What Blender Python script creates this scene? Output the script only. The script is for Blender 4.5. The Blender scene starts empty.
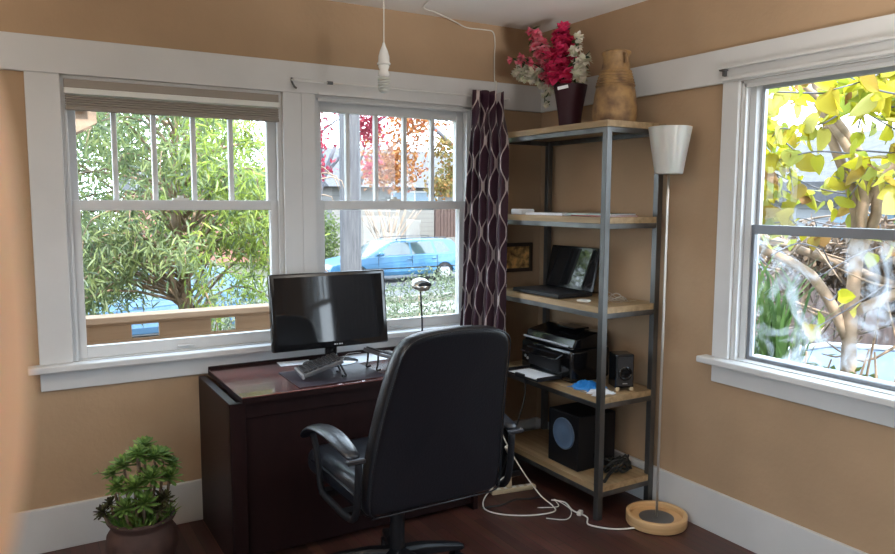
import bpy, bmesh, math, random
from mathutils import Vector, Matrix, Euler
random.seed(7)
PI = math.pi
S = bpy.context.scene
COL = S.collection
R = math.radians

# ------------------------------------------------------------------ materials
def srgb(r, g, b):
    f = lambda c: (c/255/12.92) if c/255 <= .04045 else ((c/255+.055)/1.055)**2.4
    return (f(r), f(g), f(b), 1)

def mat(name, color, rough=.5, metal=0, spec=.5, var=0, vscale=8, bump=0, bscale=60, trans=0, coat=0, sss=0,
        color2=None, stretch=None, emit=0, island=0):
    m = bpy.data.materials.new(name); m.use_nodes = True
    nt = m.node_tree; N = nt.nodes; L = nt.links
    p = N['Principled BSDF']
    p.inputs['Base Color'].default_value = color
    p.inputs['Roughness'].default_value = rough
    p.inputs['Metallic'].default_value = metal
    p.inputs['Specular IOR Level'].default_value = spec
    p.inputs['Coat Weight'].default_value = coat
    if sss:
        p.inputs['Subsurface Weight'].default_value = sss
        p.inputs['Subsurface Radius'].default_value = (.01, .004, .002)
    tc = N.new('ShaderNodeTexCoord'); src = tc.outputs['Object']
    if stretch:
        mp = N.new('ShaderNodeMapping'); mp.inputs['Scale'].default_value = stretch
        L.new(src, mp.inputs['Vector']); src = mp.outputs['Vector']
    if var or color2:
        n = N.new('ShaderNodeTexNoise'); n.inputs['Scale'].default_value = vscale
        n.inputs['Detail'].default_value = 4
        L.new(src, n.inputs['Vector'])
        rp = N.new('ShaderNodeValToRGB')
        c2 = color2 or tuple(max(0, c*(1-var)) for c in color[:3]) + (1,)
        c1 = color if color2 else tuple(min(1, c*(1+var)) for c in color[:3]) + (1,)
        rp.color_ramp.elements[0].position = .35; rp.color_ramp.elements[1].position = .65
        rp.color_ramp.elements[0].color = c2; rp.color_ramp.elements[1].color = c1
        L.new(n.outputs['Fac'], rp.inputs['Fac'])
        L.new(rp.outputs['Color'], p.inputs['Base Color'])
    if bump:
        n = N.new('ShaderNodeTexNoise'); n.inputs['Scale'].default_value = bscale
        n.inputs['Detail'].default_value = 3
        L.new(src, n.inputs['Vector'])
        b = N.new('ShaderNodeBump'); b.inputs['Strength'].default_value = bump
        b.inputs['Distance'].default_value = .004
        L.new(n.outputs['Fac'], b.inputs['Height']); L.new(b.outputs['Normal'], p.inputs['Normal'])
    return m

def leaf_mat(name, cols, translucent=.5, rough=.5):
    """leaf: every leaf draws its own tone from the ramp; light shines partly through"""
    m = bpy.data.materials.new(name); m.use_nodes = True
    nt = m.node_tree; N = nt.nodes; L = nt.links
    p = N['Principled BSDF']; out = N['Material Output']
    g = N.new('ShaderNodeNewGeometry')
    rp = N.new('ShaderNodeValToRGB')
    while len(rp.color_ramp.elements) < len(cols): rp.color_ramp.elements.new(.5)
    for i, c in enumerate(cols):
        rp.color_ramp.elements[i].position = i/max(1, len(cols)-1); rp.color_ramp.elements[i].color = c
    L.new(g.outputs['Random Per Island'], rp.inputs['Fac'])
    L.new(rp.outputs['Color'], p.inputs['Base Color']); p.inputs['Roughness'].default_value = rough
    p.inputs['Specular IOR Level'].default_value = .3
    t = N.new('ShaderNodeBsdfTranslucent'); L.new(rp.outputs['Color'], t.inputs['Color'])
    mx = N.new('ShaderNodeMixShader'); mx.inputs['Fac'].default_value = translucent
    L.new(p.outputs[0], mx.inputs[1]); L.new(t.outputs[0], mx.inputs[2]); L.new(mx.outputs[0], out.inputs[0])
    return m

def glass_mat(name, dirt=0):
    m = bpy.data.materials.new(name); m.use_nodes = True
    nt = m.node_tree; N = nt.nodes; L = nt.links
    N.remove(N['Principled BSDF']); out = N['Material Output']
    t = N.new('ShaderNodeBsdfTransparent'); t.inputs['Color'].default_value = (.97, .98, .98, 1)
    g = N.new('ShaderNodeBsdfGlossy'); g.inputs['Roughness'].default_value = .02
    fr = N.new('ShaderNodeFresnel'); fr.inputs['IOR'].default_value = 1.45
    mx = N.new('ShaderNodeMixShader')
    gm = N.new('ShaderNodeNewGeometry'); fm_ = N.new('ShaderNodeMath'); fm_.operation = 'SUBTRACT'; fm_.inputs[0].default_value = 1; L.new(gm.outputs['Backfacing'], fm_.inputs[1])
    fk = N.new('ShaderNodeMath'); fk.operation = 'MULTIPLY'; L.new(fr.outputs[0], fk.inputs[0]); L.new(fm_.outputs[0], fk.inputs[1])
    L.new(fk.outputs[0], mx.inputs[0]); L.new(t.outputs[0], mx.inputs[1]); L.new(g.outputs[0], mx.inputs[2])
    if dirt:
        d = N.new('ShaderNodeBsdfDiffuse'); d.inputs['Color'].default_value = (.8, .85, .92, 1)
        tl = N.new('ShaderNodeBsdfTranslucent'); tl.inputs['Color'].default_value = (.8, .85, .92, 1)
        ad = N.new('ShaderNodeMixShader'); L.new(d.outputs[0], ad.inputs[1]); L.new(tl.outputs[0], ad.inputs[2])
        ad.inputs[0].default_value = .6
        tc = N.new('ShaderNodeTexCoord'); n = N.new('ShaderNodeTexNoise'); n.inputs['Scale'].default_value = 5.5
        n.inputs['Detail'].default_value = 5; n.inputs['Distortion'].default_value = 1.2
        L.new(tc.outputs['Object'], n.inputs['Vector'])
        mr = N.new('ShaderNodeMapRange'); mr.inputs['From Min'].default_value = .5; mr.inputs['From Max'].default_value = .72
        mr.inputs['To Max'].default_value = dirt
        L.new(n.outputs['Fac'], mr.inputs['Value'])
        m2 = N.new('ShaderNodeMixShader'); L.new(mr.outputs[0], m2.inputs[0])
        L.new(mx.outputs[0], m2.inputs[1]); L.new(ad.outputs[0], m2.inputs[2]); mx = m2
    L.new(mx.outputs[0], out.inputs[0])
    return m

def wood_floor():
    m = bpy.data.materials.new('dark_floor_planks'); m.use_nodes = True
    nt = m.node_tree; N = nt.nodes; L = nt.links; p = N['Principled BSDF']
    tc = N.new('ShaderNodeTexCoord'); mp = N.new('ShaderNodeMapping'); mp.inputs['Rotation'].default_value = (0, 0, PI/2)
    L.new(tc.outputs['Object'], mp.inputs['Vector'])
    b = N.new('ShaderNodeTexBrick'); b.offset = .37; b.inputs['Scale'].default_value = 1
    b.inputs['Brick Width'].default_value = 1.1; b.inputs['Row Height'].default_value = .057
    b.inputs['Mortar Size'].default_value = .0012; b.inputs['Color1'].default_value = (.15, .058, .042, 1)
    b.inputs['Color2'].default_value = (.075, .029, .022, 1); b.inputs['Mortar'].default_value = (.012, .005, .004, 1)
    L.new(mp.outputs[0], b.inputs['Vector'])
    mp2 = N.new('ShaderNodeMapping'); mp2.inputs['Scale'].default_value = (3, 60, 1); L.new(mp.outputs[0], mp2.inputs['Vector'])
    n = N.new('ShaderNodeTexNoise'); n.inputs['Scale'].default_value = 1; n.inputs['Detail'].default_value = 5
    L.new(mp2.outputs[0], n.inputs['Vector'])
    mx = N.new('ShaderNodeMix'); mx.data_type = 'RGBA'; mx.blend_type = 'MULTIPLY'; mx.inputs[0].default_value = .7
    L.new(b.outputs['Color'], mx.inputs[6]); L.new(n.outputs['Color'], mx.inputs[7])
    L.new(mx.outputs[2], p.inputs['Base Color'])
    n2 = N.new('ShaderNodeTexNoise'); n2.inputs['Scale'].default_value = 3; L.new(tc.outputs['Object'], n2.inputs['Vector'])
    mr = N.new('ShaderNodeMapRange'); mr.inputs['To Min'].default_value = .28; mr.inputs['To Max'].default_value = .5
    L.new(n2.outputs['Fac'], mr.inputs['Value']); L.new(mr.outputs[0], p.inputs['Roughness'])
    bp = N.new('ShaderNodeBump'); bp.inputs['Strength'].default_value = .3; bp.inputs['Distance'].default_value = .002
    L.new(b.outputs['Fac'], bp.inputs['Height']); bp.invert = True; L.new(bp.outputs[0], p.inputs['Normal'])
    return m

def wood_grain(name, c1, c2, scale=(2, 30, 30), rough=.5, coat=0):
    return mat(name, c1, rough=rough, color2=c2, vscale=1.2, stretch=scale, coat=coat, bump=.08, bscale=2)

def siding_mat(name, c, dark, pitch):
    m = bpy.data.materials.new(name); m.use_nodes = True
    nt = m.node_tree; N = nt.nodes; L = nt.links; p = N['Principled BSDF']
    tc = N.new('ShaderNodeTexCoord'); sp = N.new('ShaderNodeSeparateXYZ'); L.new(tc.outputs['Object'], sp.inputs[0])
    a = N.new('ShaderNodeMath'); a.operation = 'MULTIPLY'; a.inputs[1].default_value = 1/pitch; L.new(sp.outputs['Z'], a.inputs[0])
    fr = N.new('ShaderNodeMath'); fr.operation = 'FRACT'; L.new(a.outputs[0], fr.inputs[0])
    rp = N.new('ShaderNodeValToRGB'); rp.color_ramp.interpolation = 'CONSTANT'
    rp.color_ramp.elements[0].color = dark; rp.color_ramp.elements[1].color = c; rp.color_ramp.elements[1].position = .12
    L.new(fr.outputs[0], rp.inputs[0]); L.new(rp.outputs[0], p.inputs['Base Color']); p.inputs['Roughness'].default_value = .8
    return m

def curtain_mat():
    m = bpy.data.materials.new('curtain_fabric'); m.use_nodes = True
    nt = m.node_tree; N = nt.nodes; L = nt.links; p = N['Principled BSDF']
    uv = N.new('ShaderNodeUVMap'); sp = N.new('ShaderNodeSeparateXYZ'); L.new(uv.outputs[0], sp.inputs[0])
    def M(op, a, b=None):
        n = N.new('ShaderNodeMath'); n.operation = op
        for i, v in enumerate((a, b)):
            if v is None: continue
            if isinstance(v, (int, float)): n.inputs[i].default_value = v
            else: L.new(v, n.inputs[i])
        return n.outputs[0]
    u = M('MULTIPLY', sp.outputs['X'], 1/.105); c = M('COSINE', M('MULTIPLY', sp.outputs['Y'], 2*PI/.25))
    q = M('MULTIPLY', c, .23)
    d1 = M('ABSOLUTE', M('SUBTRACT', M('FRACT', M('ADD', M('SUBTRACT', u, q), .5)), .5))
    d2 = M('ABSOLUTE', M('SUBTRACT', M('FRACT', M('ADD', u, q)), .5))
    d = M('MINIMUM', d1, d2)
    w = M('ADD', M('MULTIPLY', M('POWER', M('ABSOLUTE', c), 8), .045), .042)
    k = M('LESS_THAN', d, w)
    mx = N.new('ShaderNodeMix'); mx.data_type = 'RGBA'; L.new(k, mx.inputs[0])
    mx.inputs[6].default_value = (.05, .012, .03, 1); mx.inputs[7].default_value = (.62, .54, .53, 1)
    L.new(mx.outputs[2], p.inputs['Base Color']); p.inputs['Roughness'].default_value = .42
    p.inputs['Sheen Weight'].default_value = .2
    tl = N.new('ShaderNodeBsdfTranslucent'); L.new(mx.outputs[2], tl.inputs['Color'])
    ms = N.new('ShaderNodeMixShader'); ms.inputs[0].default_value = .22
    L.new(p.outputs[0], ms.inputs[1]); L.new(tl.outputs[0], ms.inputs[2]); L.new(ms.outputs[0], N['Material Output'].inputs[0])
    return m

M = {}
M['wall'] = mat('tan_wall_paint', (.40, .275, .172, 1), rough=.85, var=.05, vscale=3, bump=.35, bscale=45, spec=.2)
M['ceiling'] = mat('ceiling_paint', (.80, .77, .73, 1), rough=.9, var=.03, vscale=2, bump=.2, bscale=30)
M['trim'] = mat('white_trim_paint', (.60, .60, .595, 1), rough=.42, var=.03, vscale=4, bump=.12, bscale=25)
M['floor'] = wood_floor()
M['glass'] = glass_mat('window_glass')
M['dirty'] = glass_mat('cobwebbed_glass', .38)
M['alu'] = mat('grey_metal_frame', (.2, .21, .23, 1), rough=.4, metal=.6)
M['alu_light'] = mat('light_metal_frame', (.45, .47, .5, 1), rough=.4, metal=.5)
M['shade_cloth'] = mat('taupe_shade_cloth', (.31, .27, .235, 1), rough=.9, bump=.08, bscale=150, stretch=(1, 1, 6))
M['shade_rail'] = mat('shade_rail', (.72, .72, .68, 1), rough=.4)
M['rod'] = mat('white_rod', (.7, .7, .68, 1), rough=.35)
M['iron'] = mat('grey_bracket', (.12, .12, .12, 1), rough=.5, metal=.6)
M['curtain'] = curtain_mat()
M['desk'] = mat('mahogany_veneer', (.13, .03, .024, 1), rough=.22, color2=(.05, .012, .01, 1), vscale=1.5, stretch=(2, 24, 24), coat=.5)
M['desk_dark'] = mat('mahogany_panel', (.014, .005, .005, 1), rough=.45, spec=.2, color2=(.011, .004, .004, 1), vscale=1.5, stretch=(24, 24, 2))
M['leather'] = mat('black_leather', (.004, .005, .008, 1), rough=.36, bump=.3, bscale=140, spec=.38, coat=.12)
M['plastic'] = mat('black_plastic', (.008, .008, .010, 1), rough=.45, spec=.35)
M['frame_plastic'] = mat('dull_black_frame', (.006, .006, .008, 1), rough=.65, spec=.22)
M['lit_leather'] = mat('lit_leather', (.012, .014, .02, 1), rough=.36, bump=.25, bscale=120, spec=.5, coat=.2)  # lighter copy of the black leather, window highlight painted into its tone
M['plate'] = mat('keyboard_plate_glints', (.16, .16, .17, 1), rough=.35, metal=.5)  # case tone lightened to paint in glints between the keys
M['gloss'] = mat('gloss_black', (.006, .006, .007, 1), rough=.12, spec=.6)
M['screen'] = mat('monitor_panel', (.012, .012, .013, 1), rough=.04, spec=.7)
M['dark_metal'] = mat('dark_metal', (.04, .04, .045, 1), rough=.4, metal=.7)
M['keycap'] = mat('keycap', (.03, .03, .034, 1), rough=.5)
M['silver'] = mat('silver_plastic', (.5, .52, .55, 1), rough=.3, metal=.4)
M['mat'] = mat('desk_mat', (.03, .02, .03, 1), rough=.5, bump=.2, bscale=200)
M['paper'] = mat('paper', (.75, .77, .8, 1), rough=.8)
M['steel'] = mat('raw_steel', (.12, .12, .118, 1), rough=.36, metal=.75, var=.25, vscale=9, stretch=(1, 1, .3))
M['pine'] = wood_grain('pine_board', (.41, .285, .155, 1), (.27, .18, .09, 1), (30, 2, 30), .5)
M['lampglass'] = mat('frosted_lamp_glass', (.56, .56, .53, 1), rough=.3, coat=.3, sss=.2)
M['chrome'] = mat('brushed_nickel', (.6, .57, .53, 1), rough=.28, metal=.9)
M['birch'] = wood_grain('birch_plywood', (.72, .48, .25, 1), (.58, .36, .17, 1), (2, 2, 40), .45)
M['disc'] = mat('grey_steel_disc', (.18, .18, .18, 1), rough=.45, metal=.6)
M['clay'] = mat('unglazed_clay', (.055, .026, .02, 1), rough=.75, var=.2, vscale=14, bump=.3)
M['soil'] = mat('soil', (.03, .02, .014, 1), rough=.95, bump=.8, bscale=60)
M['urn'] = mat('ochre_stoneware', (.36, .215, .085, 1), rough=.6, color2=(.13, .07, .035, 1), vscale=14, bump=.25, bscale=40)
M['urn_dark'] = mat('urn_neck', (.26, .15, .07, 1), rough=.6, color2=(.15, .08, .04, 1), vscale=20)
M['burgundy'] = mat('burgundy_glaze', (.035, .006, .012, 1), rough=.5, spec=.3)
M['pink'] = leaf_mat('pink_petals', [(.65, .03, .13, 1), (.8, .07, .2, 1), (.45, .015, .07, 1)], .3)
M['rose'] = leaf_mat('pale_pink_petals', [(.75, .25, .3, 1), (.8, .12, .22, 1), (.7, .38, .4, 1)], .3)
M['cream'] = leaf_mat('cream_petals', [(.75, .75, .6, 1), (.8, .74, .68, 1), (.62, .64, .46, 1)], .3)
M['stem'] = mat('green_stem', (.05, .09, .03, 1), rough=.6)
M['darkleaf'] = leaf_mat('dark_leaves', [(.02, .05, .018, 1), (.05, .09, .03, 1)], .2)
M['aeon'] = leaf_mat('aeonium_leaves', [(.16, .27, .06, 1), (.10, .19, .045, 1), (.28, .40, .10, 1)], .25)
M['aeon_purple'] = leaf_mat('aeonium_purple_leaves', [(.06, .05, .03, 1), (.09, .10, .03, 1), (.05, .03, .03, 1)], .2)
M['bark'] = mat('bark', (.22, .15, .10, 1), rough=.9, var=.35, vscale=9, bump=.6, bscale=20)
M['pale_bark'] = mat('pale_bark', (.24, .17, .12, 1), rough=.9, var=.3, vscale=9, bump=.5, bscale=20)
M['branch'] = mat('grey_branch', (.12, .12, .14, 1), rough=.9)
M['cord'] = mat('white_cord', (.7, .68, .62, 1), rough=.5)
M['blackcord'] = mat('black_cord', (.015, .015, .015, 1), rough=.5)
M['beige'] = mat('beige_plastic', (.55, .45, .30, 1), rough=.5)
M['blue_cloth'] = mat('blue_plastic_film', (.03, .22, .6, 1), rough=.35, bump=.4, bscale=30)
M['speakercone'] = mat('speaker_cone', (.02, .02, .022, 1), rough=.6)
M['bluecone'] = mat('blue_grey_cone', (.10, .16, .26, 1), rough=.45, coat=.3)
M['artframe'] = mat('dark_wood_frame', (.05, .03, .02, 1), rough=.5)
M['art'] = mat('ochre_painting', (.95, .58, .2, 1), rough=.7, color2=(.2, .1, .04, 1), vscale=26)
M['clear'] = mat('clear_glass', (.8, .8, .78, 1), rough=.12, spec=.8, coat=.6)
M['skin'] = mat('skin', (.92, .58, .38, 1), rough=.5, sss=.3, var=.04)
M['sleeve'] = mat('grey_sleeve', (.12, .13, .16, 1), rough=.9, bump=.4, bscale=200)

# ------------------------------------------------------------------ mesh helpers
class MB:
    def __init__(s): s.bm = bmesh.new(); s.uv = None
    def _x(s, verts, mtx):
        if mtx is not None: bmesh.ops.transform(s.bm, matrix=mtx, verts=verts)
    def box(s, a, b, mtx=None, bevel=0, seg=1):
        c = [(a[i]+b[i])/2 for i in range(3)]; d = [abs(b[i]-a[i]) for i in range(3)]
        r = bmesh.ops.create_cube(s.bm, size=1, matrix=Matrix.Translation(c) @ Matrix.Diagonal((*d, 1)))
        vs = r['verts']
        if bevel:
            es = list({e for v in vs for e in v.link_edges})
            rr = bmesh.ops.bevel(s.bm, geom=es, offset=bevel, segments=seg, affect='EDGES', profile=.5)
            vs = list({v for f in rr['faces'] for v in f.verts} | {v for v in vs if v.is_valid})
        s._x(vs, mtx); return s
    def cyl(s, p0, p1, r0, r1=None, n=16, caps=True):
        p0, p1 = Vector(p0), Vector(p1); r1 = r0 if r1 is None else r1
        d = p1-p0; q = d.to_track_quat('Z', 'Y').to_matrix().to_4x4()
        bmesh.ops.create_cone(s.bm, cap_ends=caps, segments=n, radius1=max(r0, 1e-5), radius2=max(r1, 1e-5), depth=d.length,
                              matrix=Matrix.Translation((p0+p1)/2) @ q)
        return s
    def sph(s, c, r, n=16, m=10, mtx=None):
        r3 = r if isinstance(r, (tuple, list)) else (r, r, r)
        x = Matrix.Translation(c) @ Matrix.Diagonal((*r3, 1))
        if mtx is not None: x = mtx @ x
        bmesh.ops.create_uvsphere(s.bm, u_segments=n, v_segments=m, radius=1, matrix=x); return s
    def lathe(s, c, prof, n=32, mtx=None):
        """prof: (radius, z) pairs, low to high or closed"""
        bm = s.bm; rings = []; new = []
        for r, z in prof:
            ring = []
            for i in range(n):
                a = 2*PI*i/n
                v = bm.verts.new((c[0]+r*math.cos(a), c[1]+r*math.sin(a), c[2]+z)); ring.append(v); new.append(v)
            rings.append(ring)
        for k in range(len(rings)-1):
            for i in range(n):
                j = (i+1) % n
                bm.faces.new((rings[k][i], rings[k][j], rings[k+1][j], rings[k+1][i]))
        if prof[0][0] > 1e-4: bm.faces.new(rings[0][::-1])
        if prof[-1][0] > 1e-4: bm.faces.new(rings[-1])
        s._x(new, mtx); return s
    def tube(s, pts, r, n=8, smooth=True, sub=4):
        pts = [Vector(p) for p in pts]
        rs = r if isinstance(r, (list, tuple)) else [r]*len(pts)
        if smooth and len(pts) > 2:
            P, RR = [], []
            for i in range(len(pts)-1):
                a = pts[max(0, i-1)]; b = pts[i]; c = pts[i+1]; d = pts[min(len(pts)-1, i+2)]
                for k in range(sub):
                    t = k/sub
                    P.append(.5*((2*b)+(c-a)*t+(2*a-5*b+4*c-d)*t*t+(-a+3*b-3*c+d)*t**3)); RR.append(rs[i]*(1-t)+rs[i+1]*t)
            P.append(pts[-1]); RR.append(rs[-1]); pts, rs = P, RR
        bm = s.bm; rings = []; up = None
        for i, p in enumerate(pts):
            t = (pts[min(i+1, len(pts)-1)]-pts[max(i-1, 0)])
            if t.length < 1e-9: t = Vector((0, 0, 1))
            t.normalize()
            if up is None: up = t.orthogonal().normalized()
            else:
                up = (up - t*up.dot(t))
                up = up.normalized() if up.length > 1e-6 else t.orthogonal().normalized()
            w = t.cross(up)
            rings.append([bm.verts.new(p + (up*math.cos(2*PI*k/n)+w*math.sin(2*PI*k/n))*rs[i]) for k in range(n)])
        for a, b in zip(rings, rings[1:]):
            for k in range(n):
                bm.faces.new((a[k], a[(k+1) % n], b[(k+1) % n], b[k]))
        bm.faces.new(rings[0][::-1]); bm.faces.new(rings[-1]); return s
    def prism(s, poly, axis, a, b, mtx=None):
        """poly: 2D points extruded along axis from a to b"""
        def P(p, t):
            return {'x': (t, p[0], p[1]), 'y': (p[0], t, p[1]), 'z': (p[0], p[1], t)}[axis]
        bm = s.bm
        A = [bm.verts.new(P(p, a)) for p in poly]; B = [bm.verts.new(P(p, b)) for p in poly]
        bm.faces.new(A); bm.faces.new(B[::-1])
        for i in range(len(poly)):
            j = (i+1) % len(poly); bm.faces.new((A[i], B[i], B[j], A[j]))
        s._x(A+B, mtx); return s
    def build(s, name, m, parent=None, smooth=False, bevel=0, bseg=2, sub=0, loc=None, auto=None):
        bmesh.ops.recalc_face_normals(s.bm, faces=s.bm.faces)
        me = bpy.data.meshes.new(name); s.bm.to_mesh(me); s.bm.free()
        o = bpy.data.objects.new(name, me); COL.objects.link(o)
        me.materials.append(m if not isinstance(m, str) else M[m])
        if smooth: me.polygons.foreach_set('use_smooth', [True]*len(me.polygons))
        if auto is not None:
            me.polygons.foreach_set('use_smooth', [True]*len(me.polygons)); me.set_sharp_from_angle(angle=R(auto))
        if bevel:
            b = o.modifiers.new('bevel', 'BEVEL'); b.width = bevel; b.segments = bseg; b.limit_method = 'ANGLE'; b.angle_limit = R(40)
        if sub:
            b = o.modifiers.new('sub', 'SUBSURF'); b.levels = sub; b.render_levels = sub
        if parent is not None:
            o.parent = parent
            o.matrix_parent_inverse = Matrix.Translation(-Vector(parent.location)) if False else Matrix.Identity(4)
            # parts are modelled in world space: bring them into the parent's frame
            inv = parent_world(parent).inverted()
            me.transform(inv)
        if loc is not None: o.location = loc
        return o

def parent_world(o):
    m = Matrix.LocRotScale(o.location, o.rotation_euler, o.scale)
    return parent_world(o.parent) @ m if o.parent else m

def tag(o, label=None, cat=None, group=None, kind=None):
    if label: o['label'] = label
    if cat: o['category'] = cat
    if group: o['group'] = group
    if kind: o['kind'] = kind
    return o

def thing(name, loc, label, cat, group=None, rz=0, kind=None):
    o = bpy.data.objects.new(name, None); COL.objects.link(o); o.location = loc; o.rotation_euler = (0, 0, rz)
    o.empty_display_size = .05
    return tag(o, label, cat, group, kind)

def from_data(name, verts, faces, m, parent=None, smooth=False):
    me = bpy.data.meshes.new(name); me.from_pydata(verts, [], faces); me.update()
    me.materials.append(M[m] if isinstance(m, str) else m)
    if smooth: me.polygons.foreach_set('use_smooth', [True]*len(me.polygons))
    o = bpy.data.objects.new(name, me); COL.objects.link(o)
    if parent is not None:
        o.parent = parent; me.transform(parent_world(parent).inverted())
    return o

def copy_tree(o, parent=None):
    c = o.copy(); COL.objects.link(c); c.parent = parent
    for ch in list(o.children): copy_tree(ch, c)
    return c

# leaf templates: points in the leaf's own frame (x along, y across, z up), faces
def narrow_leaf(curl=.2):
    xs = [(0, .03), (.3, .5), (.65, .42), (1, .0)]
    v = []; f = []
    for x, w in xs: v += [(x, -w, -curl*x*x+.12*w), (x, 0, -curl*x*x-.1*w), (x, w, -curl*x*x+.12*w)]
    for i in range(3):
        a = i*3; f += [(a, a+1, a+4, a+3), (a+1, a+2, a+5, a+4)]
    return v, f
def broad_leaf():
    out = [(0, 0), (-.06, .28), (.12, .47), (.42, .5), (.75, .3), (1.05, 0)]
    v = [(0, 0, 0)]; top = [(x, y, .10*y*2-.12*x*x) for x, y in out]; bot = [(x, -y, .10*y*2-.12*x*x) for x, y in out]
    mid = [(x, 0, -.12*x*x-.03) for x, y in out]
    v = top+mid+bot; n = len(out); f = []
    for i in range(n-1): f += [(n+i, n+i+1, i+1, i), (n+i, 2*n+i, 2*n+i+1, n+i+1)]
    return v, f
def small_leaf(): return [(0, 0, 0), (.5, -.35, .08), (1, 0, -.05), (.5, .35, .08)], [(0, 1, 2, 3)]
def scatter(tmpl, places):
    """places: (pos, dir Vector, roll, length, width)"""
    V, F = [], []; tv, tf = tmpl
    for p, d, roll, ln, wd in places:
        d = d.normalized(); s = d.cross(Vector((0, 0, 1)))
        if s.length < 1e-3: s = Vector((1, 0, 0))
        s.normalize(); n = s.cross(d)
        c, q = math.cos(roll), math.sin(roll); s2 = s*c+n*q; n2 = n*c-s*q
        b = len(V)
        for x, y, z in tv: V.append(tuple(p + d*(x*ln) + s2*(y*wd) + n2*(z*ln)))
        for f in tf: F.append(tuple(b+i for i in f))
    return V, F
def rnd(a, b): return random.uniform(a, b)
def rdir(zbias=0):
    while True:
        v = Vector((rnd(-1, 1), rnd(-1, 1), rnd(-1, 1)))
        if .05 < v.length < 1: v.normalize(); v.z += zbias; return v

# ------------------------------------------------------------------ room shell
ZT, ZB, ZS, ZC = 2.221, 2.071, .835, 2.54
XW, YN, TH = -4.5, -6.6, .14
def wall(name, holes, axis, pos0, pos1, a, b):
    """a wall slab with rectangular holes, split into boxes; holes (a0,a1,z0,z1)"""
    mb = MB()
    cuts = sorted({a, b} | {h[0] for h in holes} | {h[1] for h in holes})
    for c0, c1 in zip(cuts, cuts[1:]):
        hs = [h for h in holes if h[0] <= c0+1e-6 and h[1] >= c1-1e-6]
        zs = [(-.0, ZC)] if not hs else [(0, hs[0][2]), (hs[0][3], ZC)]
        for z0, z1 in zs:
            if z1-z0 < 1e-4: continue
            if axis == 'x': mb.box((c0, pos0, z0), (c1, pos1, z1))
            else: mb.box((pos0, c0, z0), (pos1, c1, z1))
    bmesh.ops.remove_doubles(mb.bm, verts=mb.bm.verts, dist=1e-5)
    return tag(mb.build(name, 'wall'), kind='structure')
W1 = (-2.57, -1.605); W2 = (-1.44, -.505); WR = (-2.85, -1.41); WR2 = (-5.5, -4.5); WL = (-3.7, -2.1); WL2 = (-6.2, -4.0)
wall('wall_back', [(*W1, ZS, ZB), (*W2, ZS, ZB)], 'x', 0, TH, XW, 0)
wall('wall_right', [(*WR, ZS, ZB), (*WR2, ZS, ZB)], 'y', 0, TH, YN, TH)
wall('wall_left', [(*WL, ZS, ZB), (*WL2, ZS, ZB)], 'y', XW-TH, XW, YN, TH)
wall('wall_near', [(-3.6, -2.6, 0, 2.05)], 'x', YN-TH, YN, XW-TH, TH)
mb = MB(); mb.box((XW-TH, YN-TH, -.12), (TH, TH, 0)); tag(mb.build('floor', 'floor'), kind='structure')
mb = MB(); mb.box((XW-TH, YN-TH, ZC), (TH, TH, ZC+.12)); tag(mb.build('ceiling', 'ceiling'), kind='structure')

def struct(name, mb, m, **k): return tag(mb.build(name, m, **k), kind='structure')
def board(name, a, b, bevel=.003): mb = MB(); mb.box(a, b); return struct(name, mb, 'trim', bevel=bevel)
T = .02
board('baseboard_back', (XW, -T, 0), (-T, 0, .2)); board('baseboard_right', (-T, YN, 0), (0, 0, .2))
board('baseboard_left', (XW, YN, 0), (XW+T, -T, .2))
mb = MB(); mb.box((XW+T, YN, 0), (-3.7, YN+T, .2)); mb.box((-2.5, YN, 0), (-T, YN+T, .2)); struct('baseboard_near', mb, 'trim', bevel=.003)
board('trim_1', (XW, -T, ZB), (-T, 0, ZT)); board('trim_2', (-T, YN, ZB), (0, 0, ZT)); board('trim_3', (XW, YN, ZB), (XW+T, -T, ZT))
# stools (inside sills) and aprons
board('trim_4', (-2.745, -.07, ZS-.03), (-.33, 0, ZS), .006)
board('trim_5', (-2.70, -.018, .718), (-.37, 0, ZS-.03))
board('trim_6', (-.07, -3.03, ZS-.03), (0, -1.277, ZS), .006)
board('trim_7', (-.018, -2.985, .718), (0, -1.325, ZS-.03))
# near-wall doorway casing and closed door behind the camera
mb = MB(); mb.box((-3.72, YN, 0), (-3.6, YN+T, 2.05)); mb.box((-2.6, YN, 0), (-2.48, YN+T, 2.05)); mb.box((-3.72, YN, 2.05), (-2.48, YN+T, 2.17))
struct('trim_8', mb, 'trim', bevel=.003)
mb = MB(); mb.box((-3.595, YN-.08, .005), (-2.605, YN-.04, 2.045))
for z0, z1 in ((.15, .95), (1.1, 1.9)):
    for x0 in (-3.47, -3.03): mb.box((x0, YN-.045, z0), (x0+.32, YN-.03, z1), bevel=.006)
door = struct('door_1', mb, 'trim', bevel=.003)
mb = MB(); mb.sph((-2.68, YN+.01, 1.0), .03); mb.cyl((-2.68, YN-.04, 1.0), (-2.68, YN, 1.0), .012)
mb.build('door_knob', 'chrome', door, smooth=True)

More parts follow.
